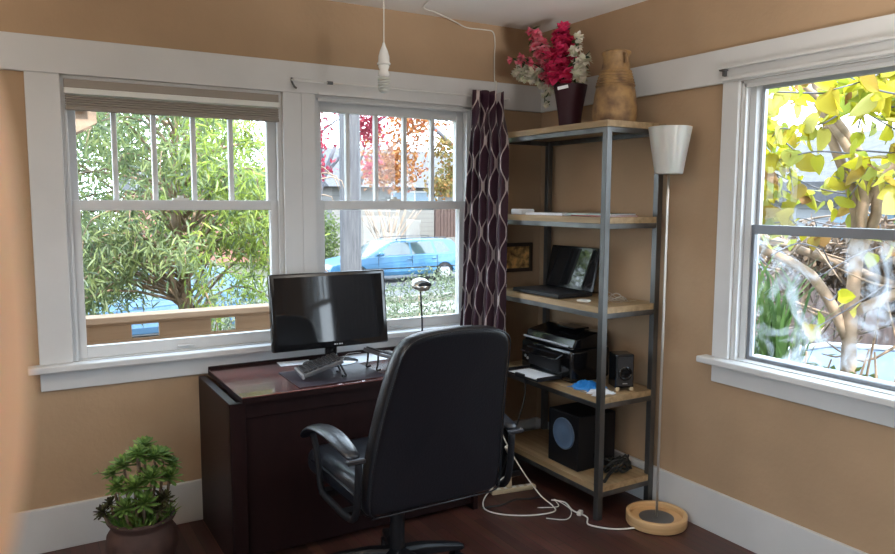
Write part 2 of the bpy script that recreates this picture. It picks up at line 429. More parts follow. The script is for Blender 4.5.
def window(num, axis, w, casL, casR, side=1, muntins=True, munt=None, dirty=False, alu=False):
    """double-hung window in a hole of the wall; local s runs along the wall, d is depth outwards"""
    def P(s, d, z):
        if axis == 'x': return (s, d, z)
        return (d if side > 0 else XW-d, s, z)
    def bx(mb, a, b, **k): mb.box(P(*a), P(*b), **k)
    s0, s1 = w; z0, z1 = ZS, ZB
    mb = MB()                                    # frame: jamb lining and casing boards
    bx(mb, (s0, -.001, z0), (s0+.012, TH, z1)); bx(mb, (s1-.012, -.001, z0), (s1, TH, z1))
    bx(mb, (s0, -.001, z1-.012), (s1, TH, z1)); bx(mb, (s0, .0, z0-.02), (s1, TH+.05, z0+.004))
    bx(mb, (s0+.012, .002, z0), (s0+.024, .016, z1)); bx(mb, (s1-.024, .002, z0), (s1-.012, .016, z1)); bx(mb, (s0, .002, z1-.03), (s1, .016, z1-.012))
    fr = struct('window_%d' % num, mb, 'trim', bevel=.0015)
    for a, b in (casL, casR):
        if a is None: continue
        mb = MB(); bx(mb, (a, -T, z0), (b, 0, z1)); mb.build('casing', 'trim', fr, bevel=.003)
    i0, i1 = s0+.014, s1-.014; zm = 1.52
    fm = 'alu' if alu else 'trim'
    st = .045 if not alu else .016
    if alu:
        i0 += .032; i1 -= .032
        for a_, b_ in ((s0+.012, i0-.002), (i1+.002, s1-.012)):
            mb = MB(); bx(mb, (a_, .045, z0), (b_, .11, z1-.012)); mb.build('stop', 'trim', fr, bevel=.002)
    # lower sash (inner)
    mb = MB(); y0, y1 = (.02, .055) if not alu else (.05, .075)
    zr = (1.497, 1.543) if not alu else (1.405, 1.445); zb0 = .892 if not alu else .855
    bx(mb, (i0, y0, z0+.004), (i0+st, y1, zr[1])); bx(mb, (i1-st, y0, z0+.004), (i1, y1, zr[1]))
    bx(mb, (i0+st, y0, zr[0]), (i1-st, y1, zr[1])); bx(mb, (i0+st, y0, z0+.004), (i1-st, y1, zb0))
    lo = mb.build('lower_sash', fm, fr, bevel=.002)
    mb = MB(); bx(mb, (i0+st-.005, (y0+y1)/2-.0015, zb0-.004), (i1-st+.005, (y0+y1)/2+.0015, zr[0]+.004))
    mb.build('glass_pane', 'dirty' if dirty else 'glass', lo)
    if not alu:
        mb = MB(); c = (s0+s1)/2; bx(mb, (c-.04, y0-.014, .853), (c+.04, y0, .863), bevel=.003); mb.build('sash_lift', 'trim', lo)
        mb = MB(); bx(mb, (c-.035, y0+.002, zr[1]), (c+.035, y0+.03, zr[1]+.01)); mb.cyl(P(c, y0+.015, zr[1]), P(c, y0+.015, zr[1]+.022), .014)
        mb.build('sash_lock', 'shade_rail', lo)
    # upper sash (outer)
    mb = MB(); y0, y1 = (.06, .095) if not alu else (.078, .10)
    zt = 1.998 if not alu else 2.035; zu = zr[0]+.003
    bx(mb, (i0, y0, zu), (i0+st, y1, z1-.012)); bx(mb, (i1-st, y0, zu), (i1, y1, z1-.012))
    bx(mb, (i0+st, y0, zt), (i1-st, y1, z1-.012)); bx(mb, (i0+st, y0, zu), (i1-st, y1, zr[1]))
    up = mb.build('upper_sash', fm if not alu else 'alu_light', fr, bevel=.002)
    mb = MB(); bx(mb, (i0+st-.005, (y0+y1)/2-.0015, zr[1]-.004), (i1-st+.005, (y0+y1)/2+.0015, zt+.004)); mb.build('glass_pane', 'glass', up)
    if muntins:
        g0, g1 = i0+st, i1-st
        xs = munt or [g0+(g1-g0)*k/5 for k in range(1, 5)]
        for x in xs:
            mb = MB(); bx(mb, (x-.011, y0+.002, zr[1]-.002), (x+.011, y1-.004, zt+.002)); mb.build('muntin', 'trim', up, bevel=.003)
    return fr
window(1, 'x', W1, (-2.70, W1[0]), (W1[1], -1.5125), munt=[-2.358, -2.190, -2.015, -1.840])
window(2, 'x', W2, (-1.5125, W2[0]), (W2[1], -.37), munt=[-1.230, -1.064, -.891, -.717])
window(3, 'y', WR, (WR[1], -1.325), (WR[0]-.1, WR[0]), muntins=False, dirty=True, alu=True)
window(4, 'y', WR2, (WR2[1], WR2[1]+.11), (WR2[0]-.11, WR2[0]))
window(5, 'y', WL, (WL[1], WL[1]+.11), (WL[0]-.11, WL[0]), side=-1)  # unseen left-wall windows, added to let in fill daylight
window(6, 'y', WL2, (WL2[1], WL2[1]+.11), (WL2[0]-.11, WL2[0]), side=-1)
board('trim_9', (-.07, -5.65, ZS-.03), (0, -4.35, ZS), .006); board('trim_10', (-.018, -5.61, .718), (0, -4.39, ZS-.03))
board('trim_11', (XW, -3.85, ZS-.03), (XW+.07, -1.95, ZS), .006); board('trim_12', (XW, -6.35, ZS-.03), (XW+.07, -3.85, ZS), .006)
# backband over the right window head with a small ledge
mb = MB(); mb.box((-.034, -2.99, 2.077), (-.02, -1.33, 2.092)); mb.box((-.045, -2.99, 2.128), (-.02, -1.318, 2.138)); struct('trim_13', mb, 'trim', bevel=.002)
# head bead over window 2
mb = MB(); mb.box((-1.425, -.028, 2.069), (-.485, -.02, 2.079)); mb.box((-1.42, -.004, 2.045), (-.49, .012, 2.057)); struct('trim_14', mb, 'trim', bevel=.001)

# cellular shade in the head of window 1
sh = thing('window_shade', (-2.087, -.01, 1.99), 'taupe pleated shade pulled up at the head of the left back window', 'window shade')
mb = MB(); mb.box((-2.555, -.004, 2.02), (-1.62, .014, 2.056)); mb.build('headrail', 'shade_cloth', sh, bevel=.002)
mb = MB(); mb.box((-2.556, -.02, 1.992), (-1.619, .012, 2.018)); mb.build('valance_rail', 'shade_rail', sh, bevel=.004)
mb = MB()
for k in range(5):
    z = 1.937+k*.0105; mb.box((-2.552, -.012, z), (-1.623, .013, z+.009), bevel=.003)
mb.build('pleated_stack', 'shade_cloth', sh)
mb = MB(); mb.box((-2.553, -.014, 1.925), (-1.622, .014, 1.938)); mb.build('bottom_rail', 'shade_cloth', sh, bevel=.003)

# curtain rod on window 2, with end bracket; adjuster joint
rod = thing('curtain_rod', (-1.55, -.07, 2.124), 'thin white curtain rod across the head of the right back window', 'curtain rod')
mb = MB(); mb.tube([(-1.56, -.022, 2.128), (-1.56, -.06, 2.128), (-1.545, -.07, 2.124), (-1.4, -.07, 2.124)], .0055, sub=5); mb.cyl((-1.42, -.07, 2.124), (-.30, -.07, 2.124), .0048); mb.tube([(-.32, -.07, 2.124), (-.29, -.066, 2.124), (-.285, -.022, 2.124)], .0055, sub=5)
mb.build('pole', 'rod', rod, smooth=True)
mb = MB(); mb.cyl((-1.392, -.07, 2.1245), (-1.365, -.07, 2.1245), .0085, n=12); mb.build('collar', 'iron', rod)
mb = MB(); mb.tube([(-1.558, -.021, 2.14), (-1.56, -.03, 2.12), (-1.553, -.04, 2.098), (-1.54, -.032, 2.092)], .005); mb.build('bracket', 'iron', rod, smooth=True)
# small empty bracket over the right window
mb = MB(); mb.box((-.04, -1.345, 2.098), (-.02, -1.335, 2.127)); mb.box((-.046, -1.352, 2.121), (-.02, -1.322, 2.127))
tag(mb.build('rod_bracket', 'iron'), 'small grey metal bracket at upper left corner of the right-hand window', 'bracket')

# curtain
def build_curtain():
    ns, nz = 120, 70; V = []; F = []; UV = []
    ztop, zbot = 2.150, .50
    def path(s, z):
        k = min(1, max(0, (2.13-z)/.30)); k = k*k*(3-2*k); low = (ztop-z)/(ztop-zbot)
        x0, y0 = -.553-.098*low, -.098; x1, y1 = -.335*(1-k)+-.452*k, -.098*(1-k)+-.285*k
        pin = math.exp(-((z-1.70)/.17)**2)
        x = x0+(x1-x0)*s; y = y0+(y1-y0)*(s**1.3)
        amp = .022+.010*low
        ph = 2*PI*4.3*s + .5*math.sin(z*3.1)+.3*math.sin(7*z+5*s)
        nx, ny = (-(y1-y0), (x1-x0)); l = math.hypot(nx, ny); nx /= l; ny /= l
        a = amp*math.sin(ph) - .018*pin*math.sin(PI*s)**2*math.sin(9*s+6*z)
        return x+nx*a+.006*math.sin(2*ph)*.5, min(y+ny*a, -.062 if z < 2.1 or z > 2.13 else -.062)
    for j in range(nz+1):
        z = ztop+(zbot-ztop)*j/nz
        for i in range(ns+1):
            s = i/ns; x, y = path(s, z)
            V.append((x, y - (.0 if z < 2.14 else .0), z + (.006*math.sin(23*s) if j == 0 else 0))); UV.append((s*.62, z))
    for j in range(nz):
        for i in range(ns):
            a = j*(ns+1)+i; F.append((a, a+1, a+ns+2, a+ns+1))
    o = from_data('curtain', V, F, 'curtain', smooth=True)
    uv = o.data.uv_layers.new(name='UVMap')
    for lp in o.data.loops: uv.data[lp.index].uv = UV[lp.vertex_index]
    so = o.modifiers.new('solid', 'SOLIDIFY'); so.thickness = .003
    return o
tag(build_curtain(), 'plum curtain with silver lattice pattern gathered at right side of the back window', 'curtain')

# ------------------------------------------------------------------ desk
DX0, DX1, DY0, DZ = -2.0, -.80, -.62, .741
desk = thing('desk', (-1.4, -.33, 0), 'dark mahogany desk pushed against the wall under the back windows', 'desk')
mb = MB(); mb.box((DX0, DY0, DZ-.006), (DX1, -.04, DZ)); mb.build('desktop', 'desk', desk, bevel=.002)
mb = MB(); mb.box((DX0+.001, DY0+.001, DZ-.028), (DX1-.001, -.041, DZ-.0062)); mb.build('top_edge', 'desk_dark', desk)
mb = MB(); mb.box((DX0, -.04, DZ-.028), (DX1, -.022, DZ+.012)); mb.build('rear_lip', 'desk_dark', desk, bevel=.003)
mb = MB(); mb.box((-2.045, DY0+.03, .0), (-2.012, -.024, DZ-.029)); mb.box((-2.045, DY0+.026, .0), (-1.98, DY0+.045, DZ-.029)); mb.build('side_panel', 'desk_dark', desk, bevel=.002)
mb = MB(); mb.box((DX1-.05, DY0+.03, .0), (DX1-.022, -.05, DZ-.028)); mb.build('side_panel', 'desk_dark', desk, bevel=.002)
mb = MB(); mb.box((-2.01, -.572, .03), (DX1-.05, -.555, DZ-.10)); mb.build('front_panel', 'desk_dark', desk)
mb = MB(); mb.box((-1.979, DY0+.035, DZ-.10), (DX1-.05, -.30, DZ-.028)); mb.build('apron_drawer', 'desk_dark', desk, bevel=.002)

# monitor
mx, my = -1.469, -.262
mon = thing('monitor', (-1.45, -.2, DZ), 'wide black flat-screen monitor standing on the desk, switched off', 'monitor')
tilt = Matrix.Translation((mx, my, 1.02)) @ Matrix.Rotation(R(-7), 4, 'X') @ Matrix.Rotation(R(-1.5), 4, 'Z')
mb = MB(); mb.box((-.292, -.012, -.182), (.292, .03, .182), bevel=.008, seg=3); mb.box((-.16, .02, -.12), (.16, .055, .12), bevel=.015, seg=2)
bmesh.ops.transform(mb.bm, matrix=tilt, verts=mb.bm.verts); mb.build('casing', 'gloss', mon, auto=30)
mb = MB(); mb.box((-.272, -.0135, -.152), (.272, -.0118, .164)); bmesh.ops.transform(mb.bm, matrix=tilt, verts=mb.bm.verts); mb.build('screen', 'screen', mon)
mb = MB()
for k, w in enumerate((.008, .005, .008, .006)): mb.box((.03-.024+k*.012, -.0142, -.170), (.03-.024+k*.012+w, -.0125, -.164))
bmesh.ops.transform(mb.bm, matrix=tilt, verts=mb.bm.verts); mb.build('brand_mark', 'silver', mon)
mb = MB(); mb.box((-1.475, -.215, DZ+.01), (-1.415, -.19, .98), bevel=.006); mb.build('stand_neck', 'gloss', mon)
mb = MB(); mb.lathe((0, 0, 0), [(.0, 0), (.125, 0), (.128, .006), (.11, .012), (.03, .02), (0, .02)], 40, Matrix.Translation((-1.445, -.2, DZ+.001)) @ Matrix.Diagonal((1.1, .8, 1, 1)))
mb.build('stand_base', 'gloss', mon, auto=30)

# desk mat
mb = MB(); mb.prism([(-1.745, -.595), (-1.325, -.585), (-1.33, -.27), (-1.735, -.275)], 'z', DZ+.001, DZ+.004)
tag(mb.build('desk_mat', 'mat', bevel=.001), 'dark purple desk mat lying under the split keyboard', 'desk mat')
# paper sheets behind the keyboard
def paper(name, cx, cy, z, rz, w=.216, h=.28, label='', group=None, m='paper'):
    mb = MB(); mb.box((-w/2, -h/2, 0), (w/2, h/2, .0012))
    bmesh.ops.transform(mb.bm, matrix=Matrix.Translation((cx, cy, z)) @ Matrix.Rotation(rz, 4, 'Z'), verts=mb.bm.verts)
    return tag(mb.build(name, m), label, 'paper', group)
paper('paper_sheet', -1.60, -.115, DZ+.002, R(84), .10, .16, 'sheet of white paper on the desk left of the monitor stand')
paper('paper_sheet', -1.20, -.17, DZ+.002, R(94), .19, .30, 'sheet of white paper on the desk right of the monitor stand')
mb = MB(); mb.box((-.02, -.008, 0), (.02, .008, .009), Matrix.Translation((-1.628, -.262, DZ+.001)) @ Matrix.Rotation(R(15), 4, 'Z'), bevel=.002)
tag(mb.build('memory_stick', 'plastic'), 'tiny black memory stick on the desk under the left part of the monitor', 'memory stick')

# split keyboard halves, tented on little legs
def key_half(name, label, origin, rz, tent, flip, legs):
    """local x: across (from outer low edge to inner high edge), y: depth"""
    o = thing(name, origin, label, 'keyboard', 'halves of the split keyboard')
    X = Matrix.Translation(origin) @ Matrix.Rotation(rz, 4, 'Z') @ Matrix.Rotation(-tent if not flip else tent, 4, 'Y')
    sgn = -1 if flip else 1
    W_, D_ = .20, .16
    def T_(mb): bmesh.ops.transform(mb.bm, matrix=X, verts=mb.bm.verts)
    mb = MB(); mb.box((0, -D_/2, .004), (sgn*W_, D_/2, .022), bevel=.004, seg=2); T_(mb); mb.build('case', 'plate', o)
    mb = MB(); mb.box((sgn*.001, -D_/2-.002, .002), (sgn*.012, D_/2+.002, .025), bevel=.002); T_(mb); mb.build('edge_strip', 'silver', o)
    for r in range(5):
        for c in range(8):
            mb = MB(); x = .018+c*.0225; y = -D_/2+.012+r*.0285
            mb.box((sgn*x, y, .022), (sgn*(x+.0185), y+.023, .030), bevel=.003); T_(mb)
            mb.build('key', 'keycap', o)
    for lx, ly in legs:
        top = X @ Vector((sgn*lx, ly, .004)); foot = Vector((top.x+.02*sgn, top.y-.025, DZ+.0095))
        mb = MB(); mb.tube([top, (top.x+.012*sgn, top.y-.02, top.z-.5*(top.z-DZ)), foot, foot+Vector((-.02*sgn, -.004, .002))], .005, sub=4)
        mb.build('tent_leg', 'plastic', o, smooth=True)
    return o
key_half('keyboard', 'left half of black split keyboard, sloping up to the right on the mat', (-1.685, -.415, DZ+.008), R(-8), R(17), False, [(.185, -.05), (.185, .05)])
key_half('keyboard', 'right half of black split keyboard, partly behind the office chair', (-1.14, -.40, DZ+.008), R(4), R(19), True, [(.185, -.05), (.185, .05)])
mb = MB(); mb.tube([(-1.45, -.35, DZ+.05), (-1.43, -.31, DZ+.03), (-1.40, -.30, DZ+.06), (-1.345, -.34, DZ+.07)], .0018, n=6)
tag(mb.build('keyboard_cable', 'silver', smooth=True), 'thin grey cable joining the two keyboard halves', 'cable')

# gooseneck desk lamp by the window
dl = thing('desk_lamp', (-.93, -.2, DZ), 'slim desk lamp with chrome dome head in front of the back window', 'lamp')
mb = MB(); mb.lathe((-.93, -.2, DZ), [(0, 0), (.06, 0), (.06, .008), (.02, .014), (0, .014)], 28); mb.build('base', 'plastic', dl, auto=30)
mb = MB(); mb.tube([(-.93, -.2, DZ+.01), (-.928, -.2, .9), (-.935, -.2, 1.02), (-.94, -.2, 1.10)], .0048); mb.build('stem', 'dark_metal', dl, smooth=True)
mb = MB(); rot = Matrix.Translation((-.94, -.205, 1.104)) @ Matrix.Rotation(R(18), 4, 'X')
mb.lathe((0, 0, 0), [(.050, -.012), (.054, .0), (.048, .016), (.032, .028), (0, .033)], 32, rot)
mb.build('dome_head', 'chrome', dl, auto=40)
mb = MB(); mb.prism([(-.042, .004), (-.034, .018), (-.016, .026), (.016, .026), (.034, .018), (.042, .004)], 'y', -.052, -.040, Matrix.Translation((-.94, -.205, 1.099)))
mb.build('head_vent', 'plastic', dl, bevel=.004)

# ------------------------------------------------------------------ office chair
CX, CY = -1.495, -1.02
ch = thing('office_chair', (CX, CY, 0), 'black leather high-back office chair turned to the desk, seen from behind', 'office chair')
def grid_cushion(fn, nu, nv):
    V = []; F = []
    for j in range(nv+1):
        for i in range(nu+1): V.append(fn(i/nu, j/nv))
    for j in range(nv):
        for i in range(nu):
            a = j*(nu+1)+i; F.append((a, a+1, a+nu+2, a+nu+1))
    return V, F
def rounded_slab(outline, thick, y_at, puff=.0, inset=.02):
    """outline: (x,z) loop; y_at(z): plane; built as a closed pillow with rounded rim"""
    bm = bmesh.new(); rings = []
    cx = sum(p[0] for p in outline)/len(outline); cz = sum(p[1] for p in outline)/len(outline)
    prof = [(-1, .0, .82), (-1, .0, .93), (-.85, 0, .975), (-.4, 0, 1), (.4, 0, 1), (.85, 0, .975), (1, 0, .93), (1.12, 0, .82), (1.3, 0, .5)]
    prof = [(-1.12, 0, .5)]+prof
    for t, _, k in prof:
        ring = []
        for x, z in outline:
            xx = cx+(x-cx)*k; zz = cz+(z-cz)*(1-(1-k)*.8)
            ring.append(bm.verts.new((xx, y_at(zz)+t*thick/2+(puff*math.cos((zz-cz)*7) if t > 1 else 0), zz)))
        rings.append(ring)
    n = len(outline)
    for a, b in zip(rings, rings[1:]):
        for i in range(n): bm.faces.new((a[i], a[(i+1) % n], b[(i+1) % n], b[i]))
    for ring, s in ((rings[0], 1), (rings[-1], -1)):
        c = bm.verts.new((cx, sum(v.co.y for v in ring)/n, cz))
        for i in range(n): bm.faces.new((c, ring[i], ring[(i+1) % n]))
    return bm
def back_outline():
    pts = []
    # half widths by height
    ks = [(.440, .23), (.446, .268), (.475, .285), (.60, .282), (.75, .268), (.88, .252), (1.0, .236), (1.055, .222), (1.085, .19), (1.100, .14), (1.108, .06)]
    right = [(CX+xs(z)+w, z) for z, w in ks]; left = [(CX+xs(z)-w, z) for z, w in reversed(ks)]
    return right+left
def xs(z): return .042*max(0, min(1, (z-.46)/.62))
def yb(z): return -1.30-.10*(max(0, z-.46)/.64)**1.2 + .02*math.sin((z-.46)/.64*PI)
mb = MB(); mb.bm.free(); mb.bm = rounded_slab(back_outline(), .085, yb, puff=.01)
mb.build('backrest', 'leather', ch, smooth=True, sub=1)
# piping around the rear shell
mb = MB(); ol = back_outline(); pl = [(CX+.02+(x-CX-.02)*.955, yb(z)-.045, .78+(z-.78)*.975) for x, z in ol]; mb.tube(pl+[pl[0]], .003, n=6, sub=2)
mb.build('piping', 'leather', ch, smooth=True)
mb = MB(); mb.cyl((CX+.02, yb(.78)-.046, .80), (CX+.02, yb(.78)-.0505, .80), .004, n=10); mb.build('rear_stud', 'silver', ch)
# seat
def seat_bm():
    mb = MB(); mb.box((CX-.272, -1.27, .43), (CX+.265, -.70, .545), bevel=.05, seg=4)
    for v in mb.bm.verts:
        if v.co.z > .5:
            v.co.z += .022*math.cos((v.co.x-CX)*5)*math.cos((v.co.y+1.0)*4)
        if v.co.y > -.8: v.co.z -= .02
    return mb
seat_bm().build('seat', 'lit_leather', ch, smooth=True)
mb = MB(); mb.box((CX-.24, -1.25, .405), (CX+.24, -.79, .45), bevel=.015, seg=2); mb.build('seat_pan', 'plastic', ch, auto=40)
mb = MB(); mb.tube([(CX-.274, -1.24, .493), (CX-.276, -1.0, .497), (CX-.274, -.76, .488)], .006, n=6); mb.build('seat_piping', 'leather', ch, smooth=True)
# armrests
for sgn in (-1, 1):
    ax = CX+(-.318 if sgn < 0 else .348)
    mb = MB()
    path = [(-1.335, .668), (-1.27, .682), (-1.19, .698), (-1.08, .702), (-.97, .684), (-.89, .650), (-.835, .606)]
    ws = [.028, .034, .040, .042, .041, .036, .024]
    bm = mb.bm; rings = []
    for (y, z), w in zip(path, ws):
        ring = []
        for k in range(14):
            a = 2*PI*k/14; ring.append(bm.verts.new((ax+w*math.cos(a)*1.0, y, z+.018*math.sin(a)*(1 if math.sin(a) > 0 else .6))))
        rings.append(ring)
    for a, b in zip(rings, rings[1:]):
        for k in range(14): bm.faces.new((a[k], a[(k+1) % 14], b[(k+1) % 14], b[k]))
    bm.faces.new(rings[0][::-1]); bm.faces.new(rings[-1])
    arm = mb.build('armrest', 'lit_leather', ch, smooth=True, sub=1)
    # loop-shaped carrier: down from the front, back along the seat, up behind
    mb = MB()
    lp = [(-.90, .638), (-.935, .58), (-.96, .50), (-.99, .435), (-1.1, .425), (-1.24, .425), (-1.30, .45), (-1.325, .53), (-1.335, .66)]
    mb.tube([(ax-sgn*.012, y, z) for y, z in lp], .013, n=8, sub=4)
    mb.build('armrest_frame', 'frame_plastic', ch, smooth=True)
    for y_ in (-1.20, -.98):
        mb = MB(); mb.box((ax-sgn*.02, y_, .40), (ax-sgn*.12, y_+.05, .425)); mb.build('armrest_bracket', 'plastic', ch, bevel=.003)
    mb = MB(); mb.box((ax-.034, -1.352, .655), (ax+.034, -1.330, .672), bevel=.004); mb.build('armrest_edge', 'dark_metal', arm)
mb = MB(); mb.cyl((CX, CY, .11), (CX, CY, .30), .030, n=24); mb.cyl((CX, CY, .28), (CX, CY, .41), .018, n=20); mb.build('gas_column', 'plastic', ch, auto=40)
mb = MB(); mb.box((CX-.09, -1.14, .375), (CX+.09, -.92, .41), bevel=.01); mb.build('tilt_mechanism', 'plastic', ch)
for k in range(5):
    a = R(64+72*k+8); d = Vector((math.cos(a), math.sin(a), 0)); s_ = Vector((-d.y, d.x, 0)); c = Vector((CX, CY, 0))
    mb = MB(); bm = mb.bm; rings = []
    for t, z, w, h in ((.02, .125, .03, .025), (.12, .118, .028, .022), (.22, .10, .025, .017), (.30, .082, .022, .012), (.315, .078, .012, .008)):
        p = c+d*t+Vector((0, 0, z)); rings.append([bm.verts.new(p+s_*w*x+Vector((0, 0, h*y))) for x, y in ((-1, -1), (1, -1), (1, .5), (.6, 1), (-.6, 1), (-1, .5))])
    for A, B in zip(rings, rings[1:]):
        for i in range(6): bm.faces.new((A[i], A[(i+1) % 6], B[(i+1) % 6], B[i]))
    bm.faces.new(rings[0][::-1]); bm.faces.new(rings[-1]); leg = mb.build('base_leg', 'plastic', ch, bevel=.003)
    p = c+d*.285
    mb = MB(); mb.cyl(p+s_*.012+Vector((0, 0, .03)), p+s_*.026+Vector((0, 0, .03)), .03, n=20); mb.cyl(p-s_*.012+Vector((0, 0, .03)), p-s_*.026+Vector((0, 0, .03)), .03, n=20)
    mb.cyl(p-s_*.014+Vector((0, 0, .03)), p+s_*.014+Vector((0, 0, .03)), .01, n=10); mb.cyl(p+Vector((0, 0, .035)), p+Vector((0, 0, .075)), .008, n=10); mb.build('caster', 'plastic', leg, auto=40)

# ------------------------------------------------------------------ steel and pine shelving unit
SX0, SX1, SY0, SY1 = -.402, -.03, -1.005, -.12; PW = .032
su = thing('shelving_unit', ((SX0+SX1)/2, (SY0+SY1)/2, 0), 'tall open shelving unit of raw steel and pine boards in the corner', 'shelving unit')
SH = [.168, .608, 1.045, 1.471, 1.919]
for x, y in ((SX0, SY0), (SX1-PW, SY0), (SX0, SY1-PW), (SX1-PW, SY1-PW)):
    mb = MB(); mb.box((x, y, 0), (x+PW, y+PW, SH[-1]-.03)); mb.build('post', 'steel', su, bevel=.002)
for z in SH:
    top = z == SH[-1]
    mb = MB()
    zz0, zz1 = z-.055, z-.03
    mb.box((SX0+.002, SY0+PW, zz0), (SX0+.026, SY1-PW, zz1)); mb.box((SX1-.026, SY0+PW, zz0), (SX1-.002, SY1-PW, zz1))
    mb.box((SX0+PW, SY0+.002, zz0), (SX1-PW, SY0+.026, zz1)); mb.box((SX0+PW, SY1-.026, zz0), (SX1-PW, SY1-.002, zz1))
    fr = mb.build('shelf_frame', 'steel', su, bevel=.002)
    mb = MB()
    if top: mb.box((SX0-.004, SY0-.004, z-.0295), (SX1+.004, SY1+.004, z))
    else:
        mb.box((SX0+.004, SY0+PW, z-.0295), (SX1-.004, SY1-PW, z)); mb.box((SX0+PW, SY0+.004, z-.0295), (SX1-PW, SY0+PW, z)); mb.box((SX0+PW, SY1-PW, z-.0295), (SX1-PW, SY1-.004, z))
    mb.build('shelf_board', 'pine', su)

# vase + flowers on top shelf
VX, VY, VZ = -.21, -.51, SH[4]+.001
vs = thing('flower_vase', (VX, VY, VZ), 'flared burgundy glazed vase on the top shelf holding flowers', 'vase')
mb = MB(); mb.lathe((VX, VY, VZ), [(0, 0), (.056, 0), (.058, .006), (.056, .02), (.064, .09), (.078, .17), (.088, .225), (.089, .23), (.084, .23), (.074, .17), (.06, .09), (.05, .03), (0, .025)], 40)
mb.build('vase_body', 'burgundy', vs, smooth=True)
mb = MB(); mb.box((-.055, -.002, -.008), (.0, .002, .008), Matrix.Translation((VX-.067, VY-.062, VZ+.214)) @ Matrix.Rotation(R(-40), 4, 'Z') @ Matrix.Rotation(R(-12), 4, 'Y')); mb.build('ribbon_label', 'paper', vs)
def spray(kind, base, pts, mat_, n, size, label, taper=True, rad=.04):
    o = thing('flower_spray', base, label, 'flowers', 'artificial flower sprays in the burgundy vase')
    mb = MB(); mb.tube([base]+pts, .0028, n=6, sub=4); mb.build('stem', 'stem', o, smooth=True)
    # blossoms: ruffled five-petal cups along the upper part of the stem
    allp = [Vector(p) for p in pts]; places = []; lv = []
    segs = list(zip(allp, allp[1:]))
    for i in range(n):
        t = (i+.5)/n*len(segs); a, b = segs[min(int(t), len(segs)-1)]; p = a.lerp(b, t-int(t)) if int(t) < len(segs) else b
        r = rad*(1-.55*(i/n)) if taper else rad
        off = rdir(); off.normalize(); c = p+off*r*rnd(.5, 1); out = (off+Vector((0, 0, .2))).normalized()
        sz = size*rnd(.75, 1.15)*(1-.3*i/n)
        q = out.orthogonal().normalized(); w = out.cross(q)
        for k in range(7):
            a_ = 2*PI*k/5+rnd(-.4, .4) if k < 5 else rnd(0, 6.28); tilt_ = rnd(.45, .9) if k < 5 else rnd(1.2, 2.2)
            places.append((c, q*math.cos(a_)+w*math.sin(a_)+out*tilt_, rnd(-.5, .5), sz, sz*1.0))
        if random.random() < .5: lv.append((p, rdir(-.2), rnd(0, 3), size*1.2, size*.5))
    V, F = scatter(broad_leaf(), places); from_data('blossoms', V, F, mat_, o, smooth=True)
    if lv: V, F = scatter(narrow_leaf(), lv); from_data('leaves', V, F, 'darkleaf', o)
    return o
bz = VZ+.05
C = lambda x, y, z: (VX+x, VY+y, VZ+z)
# direction (-.7,.7) = left in picture roughly ; camera sees +y as left
spray('p', C(0, 0, .05), [C(-.01, .02, .22), C(-.01, .035, .33), C(-.015, .05, .43), C(-.015, .055, .48), C(-.02, .06, .53)], 'pink', 62, .052, 'tall upright spike of deep pink blossoms, tallest in the burgundy vase', rad=.062)
spray('p', C(0, .01, .05), [C(-.02, .04, .24), C(-.05, .09, .34), C(-.09, .15, .44), C(-.12, .19, .53)], 'rose', 44, .048, 'pink blossom spray leaning left and up in the burgundy vase', rad=.048)
spray('p', C(0, .01, .05), [C(-.03, .06, .24), C(-.08, .16, .34), C(-.12, .24, .38), C(-.16, .30, .40)], 'rose', 20, .036, 'thin pink spray reaching furthest left from the vase', rad=.035)
spray('p', C(0, .0, .05), [C(-.04, .03, .24), C(-.06, .06, .30), C(-.07, .09, .40)], 'pink', 30, .046, 'short pink spray low in the middle of the bouquet', rad=.045)
spray('w', C(0, .02, .05), [C(-.03, .08, .27), C(-.07, .17, .30), C(-.11, .23, .31), C(-.15, .28, .34)], 'cream', 44, .044, 'cream blossom spray drooping to the left of the pink flowers', rad=.05)
spray('w', C(0, -.02, .05), [C(-.01, -.07, .24), C(-.01, -.10, .30), C(-.02, -.13, .36)], 'cream', 24, .040, 'small cream spray on the right side of the bouquet', rad=.045)
spray('w', C(0, .02, .05), [C(-.05, .08, .24), C(-.06, .13, .22), C(-.06, .14, .14)], 'cream', 14, .034, 'cream spray hanging down over the left rim of the vase', rad=.03)
spray('w', C(0, -.01, .05), [C(-.02, -.04, .3), C(-.03, -.08, .40), C(-.03, -.08, .47)], 'cream', 8, .040, 'single cream bloom high beside the tall pink spike', rad=.02)

UX, UY, UZ = -.2, -.835, SH[4]+.001
ur = thing('clay_urn', (UX, UY, UZ), 'ochre stoneware urn with ribbed neck on the near end of the top shelf', 'urn')
mb = MB(); prof = [(0, 0), (.098, 0), (.104, .01), (.108, .05), (.106, .09), (.100, .14), (.093, .175)]
for k in range(6): z = .18+k*.0135; r = .092-.0036*k; prof += [(r-.004, z), (r+.004, z+.003), (r+.004, z+.008), (r-.004, z+.011)]
prof += [(.069, .27), (.064, .30), (.062, .325), (.07, .335), (.072, .345), (.066, .35), (.055, .345), (.052, .3), (.06, .2), (.09, .05), (0, .03)]
mb.lathe((UX, UY, UZ), prof, 48); mb.build('urn_body', 'urn', ur, smooth=True)
mb = MB(); mb.tube([(UX-.01, UY-.062, UZ+.335), (UX-.012, UY-.082, UZ+.325), (UX-.012, UY-.085, UZ+.30), (UX-.012, UY-.078, UZ+.285)], .006); mb.build('handle', 'urn_dark', ur, smooth=True)

